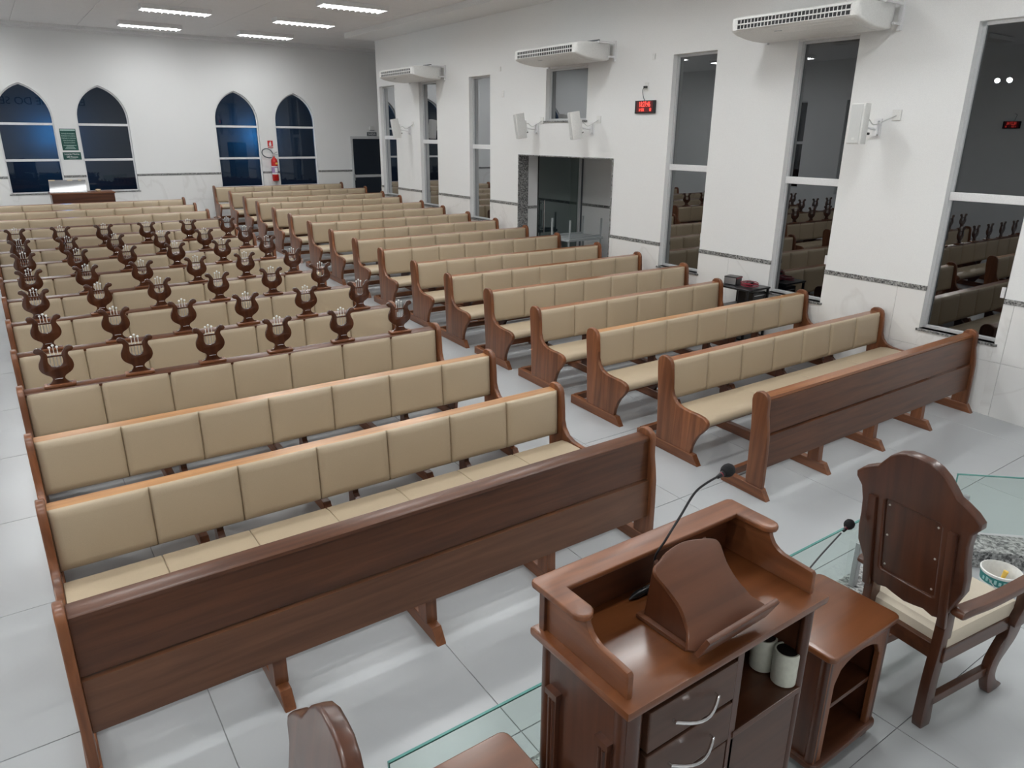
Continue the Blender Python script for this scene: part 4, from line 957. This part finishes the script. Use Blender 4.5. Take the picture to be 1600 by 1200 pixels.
# ------------------------------------------------------------------ armchairs
def armchair(lab, c, rz):
    t = thing('armchair', lab, 'armchair', c, (0, 0, rz), 'wooden armchairs on the platform')
    lean = R(9); zb = 0.50
    # back built in its own frame: y across, z up from zb, leaning backwards
    bo = [(0,1.226),(0.045,1.224),(0.085,1.208),(0.118,1.182),(0.145,1.148),(0.168,1.116),(0.195,1.104),(0.235,1.080),(0.262,1.052),(0.262,1.028),(0.236,0.992),(0.228,0.93),(0.230,0.86),(0.238,0.79),(0.236,0.72),(0.214,0.665),(0.190,0.60),(0.160,0.548),(0.125,0.536),(0.085,0.548),(0.045,0.538),(0,0.530)]
    full = bo+[(-y, z) for y, z in bo[1:-1][::-1]]
    pts = [(y, (z-zb)/math.cos(lean)) for y, z in full]
    win = [(-0.112,0.13),(0.112,0.13),(0.122,0.14),(0.122,0.475),(0.112,0.487),(-0.112,0.487),(-0.122,0.475),(-0.122,0.14)]
    bm = holed(pts, [win], 'x', -0.024, 0.020)
    ed = [e for e in bm.edges if e.is_manifold and e.calc_face_angle(0) > 0.9]
    bmesh.ops.bevel(bm, geom=ed, offset=0.010, segments=3, affect='EDGES', profile=0.6)
    bk = part('backrest', bm, 'dark_wood_z', t, (0.0, 0, zb), (0, -lean, 0), True)
    part('panel', boxbm(-0.012, 0.0, -0.125, 0.125, 0.125, 0.49), 'dark_wood_z', bk)
    part('back_cushion', pillow(0.23, 0.34, 0.035), 'cream_fabric', bk, (0.004, 0, 0.307), (0, 0, R(90)), True)
    sm = mesh(lathe([(0,0.0),(0.005,0.0),(0.004,0.003),(0,0.004)], 8), 'screw', 'screw_metal')
    for yy in (-0.105, 0.105):
        for zz in (0.16, 0.31, 0.46): inst('screw', sm, bk, (-0.012, yy, zz), (0, R(-90), 0))
    for s in (-1, 1):
        part('batten', boxbm(-0.038, -0.020, s*0.172-0.018, s*0.172+0.018, 0.02, 0.48, 0.006, 2), 'dark_wood_z', bk, smooth=True)
        leg = smoothpts([(-0.028,0.0),(0.034,0.0),(0.026,0.12),(0.020,0.24),(0.030,0.36),(0.036,0.46),(0.024,0.58),(-0.012,0.60),(-0.024,0.56),(-0.026,0.42),(-0.034,0.28),(-0.036,0.14)], 3)
        part('leg', prism(leg, 'y', s*0.165-0.021, s*0.165+0.021, 0.004, 2), 'dark_wood_z', t, smooth=True)
        fl = smoothpts([(0.445,0.0),(0.490,0.0),(0.540,0.012),(0.522,0.034),(0.484,0.062),(0.462,0.11),(0.472,0.165),(0.515,0.215),(0.558,0.265),(0.578,0.325),(0.560,0.40),(0.472,0.40),(0.478,0.35),(0.474,0.30),(0.442,0.25),(0.408,0.19),(0.400,0.12),(0.418,0.05)], 3)
        part('leg', prism(fl, 'y', s*0.180-0.020, s*0.180+0.020, 0.004, 2), 'dark_wood_z', t, smooth=True)
        part('stretcher', boxbm(0.0, 0.44, s*0.172-0.014, s*0.172+0.014, 0.105, 0.15, 0.004, 2), 'dark_wood_x', t)
        part('seat_rail', boxbm(0.0, 0.53, s*0.176-0.018, s*0.176+0.018, 0.335, 0.405, 0.004, 2), 'dark_wood_x', t)
        part('arm_post', prism(smoothpts([(0.46,0.37),(0.545,0.37),(0.552,0.45),(0.545,0.58),(0.490,0.58),(0.494,0.46),(0.47,0.41)], 3), 'y', s*0.205-0.020, s*0.205+0.020, 0.004, 2), 'dark_wood_z', t, smooth=True)
        arm = smoothpts([(-0.02,0.585),(0.06,0.580),(0.20,0.570),(0.36,0.572),(0.52,0.580),(0.62,0.575),(0.655,0.60),(0.63,0.622),(0.50,0.616),(0.34,0.608),(0.18,0.610),(0.02,0.622),(-0.02,0.615)], 3)
        part('arm', prism(arm, 'y', s*0.215-0.026, s*0.215+0.026, 0.008, 2), 'dark_wood_x', t, smooth=True)
    part('seat_rail', boxbm(0.50, 0.54, -0.17, 0.17, 0.335, 0.405, 0.004, 2), 'dark_wood_x', t)
    part('seat_rail', boxbm(-0.015, 0.02, -0.17, 0.17, 0.335, 0.405, 0.004, 2), 'dark_wood_x', t)
    part('seat_cushion', pillow(0.375, 0.52, 0.062), 'cream_fabric', t, (0.275, 0, 0.408), (R(-90), 0, R(-90)), True)
    return t
armchair('carved brown wooden armchair right of the pulpit, seen from behind', (2.876+0.121*0.165, 0.989+0.9926*0.165, ZP), R(-6.95))
armchair('carved brown wooden armchair at the bottom edge left of the pulpit', (0.280, 1.190, ZP), R(177))

# ------------------------------------------------------------------ paint bucket
t = thing('paint_bucket', 'white paint bucket with teal label on the platform floor', 'bucket', (4.135, 1.215, ZP+0.0005))
part('body', lathe([(0,0.0),(0.078,0.0),(0.080,0.004),(0.096,0.165),(0.100,0.168),(0.100,0.176),(0.094,0.178),(0.091,0.165),(0.076,0.010),(0,0.010)], 28), 'plastic_white', t, smooth=True)
part('label', lathe([(0.0915,0.112),(0.0962,0.160)], 28), 'teal_label', t, smooth=True)
part('label', lathe([(0.0835,0.030),(0.0885,0.082)], 28), 'teal_label', t, smooth=True)
part('label_band', lathe([(0.0890,0.084),(0.0902,0.094)], 28), 'teal_light', t, smooth=True)
for k in range(9):
    a = R(150+k*13); part('label_mark', boxbm(-0.006, 0.006, -0.001, 0.001, 0, 0.018+0.006*(k % 2)), 'teal_light', t, (0.0955*math.cos(a), 0.0955*math.sin(a), 0.126), (0, 0, a+R(90)))
part('handle', tube([(0.102*math.cos(R(a)), 0.102*math.sin(R(a)), 0.150-0.10*math.sin(R((a-170)))) for a in range(170, 351, 12)], 0.0022, 6), 'steel', t, smooth=True)
t = thing('paint_brush', 'yellow-handled brush standing inside the paint bucket', 'brush', (4.15, 1.225, ZP+0.011), (R(8), R(10), 0))
part('handle', tube([(0,0,0.07),(0,0,0.10),(0,0,0.15)], [0.012,0.010,0.013], 10), 'label_yellow', t, smooth=True)
part('bristles', boxbm(-0.02, 0.02, -0.008, 0.008, 0.0, 0.07, 0.004, 1), 'ceramic', t)
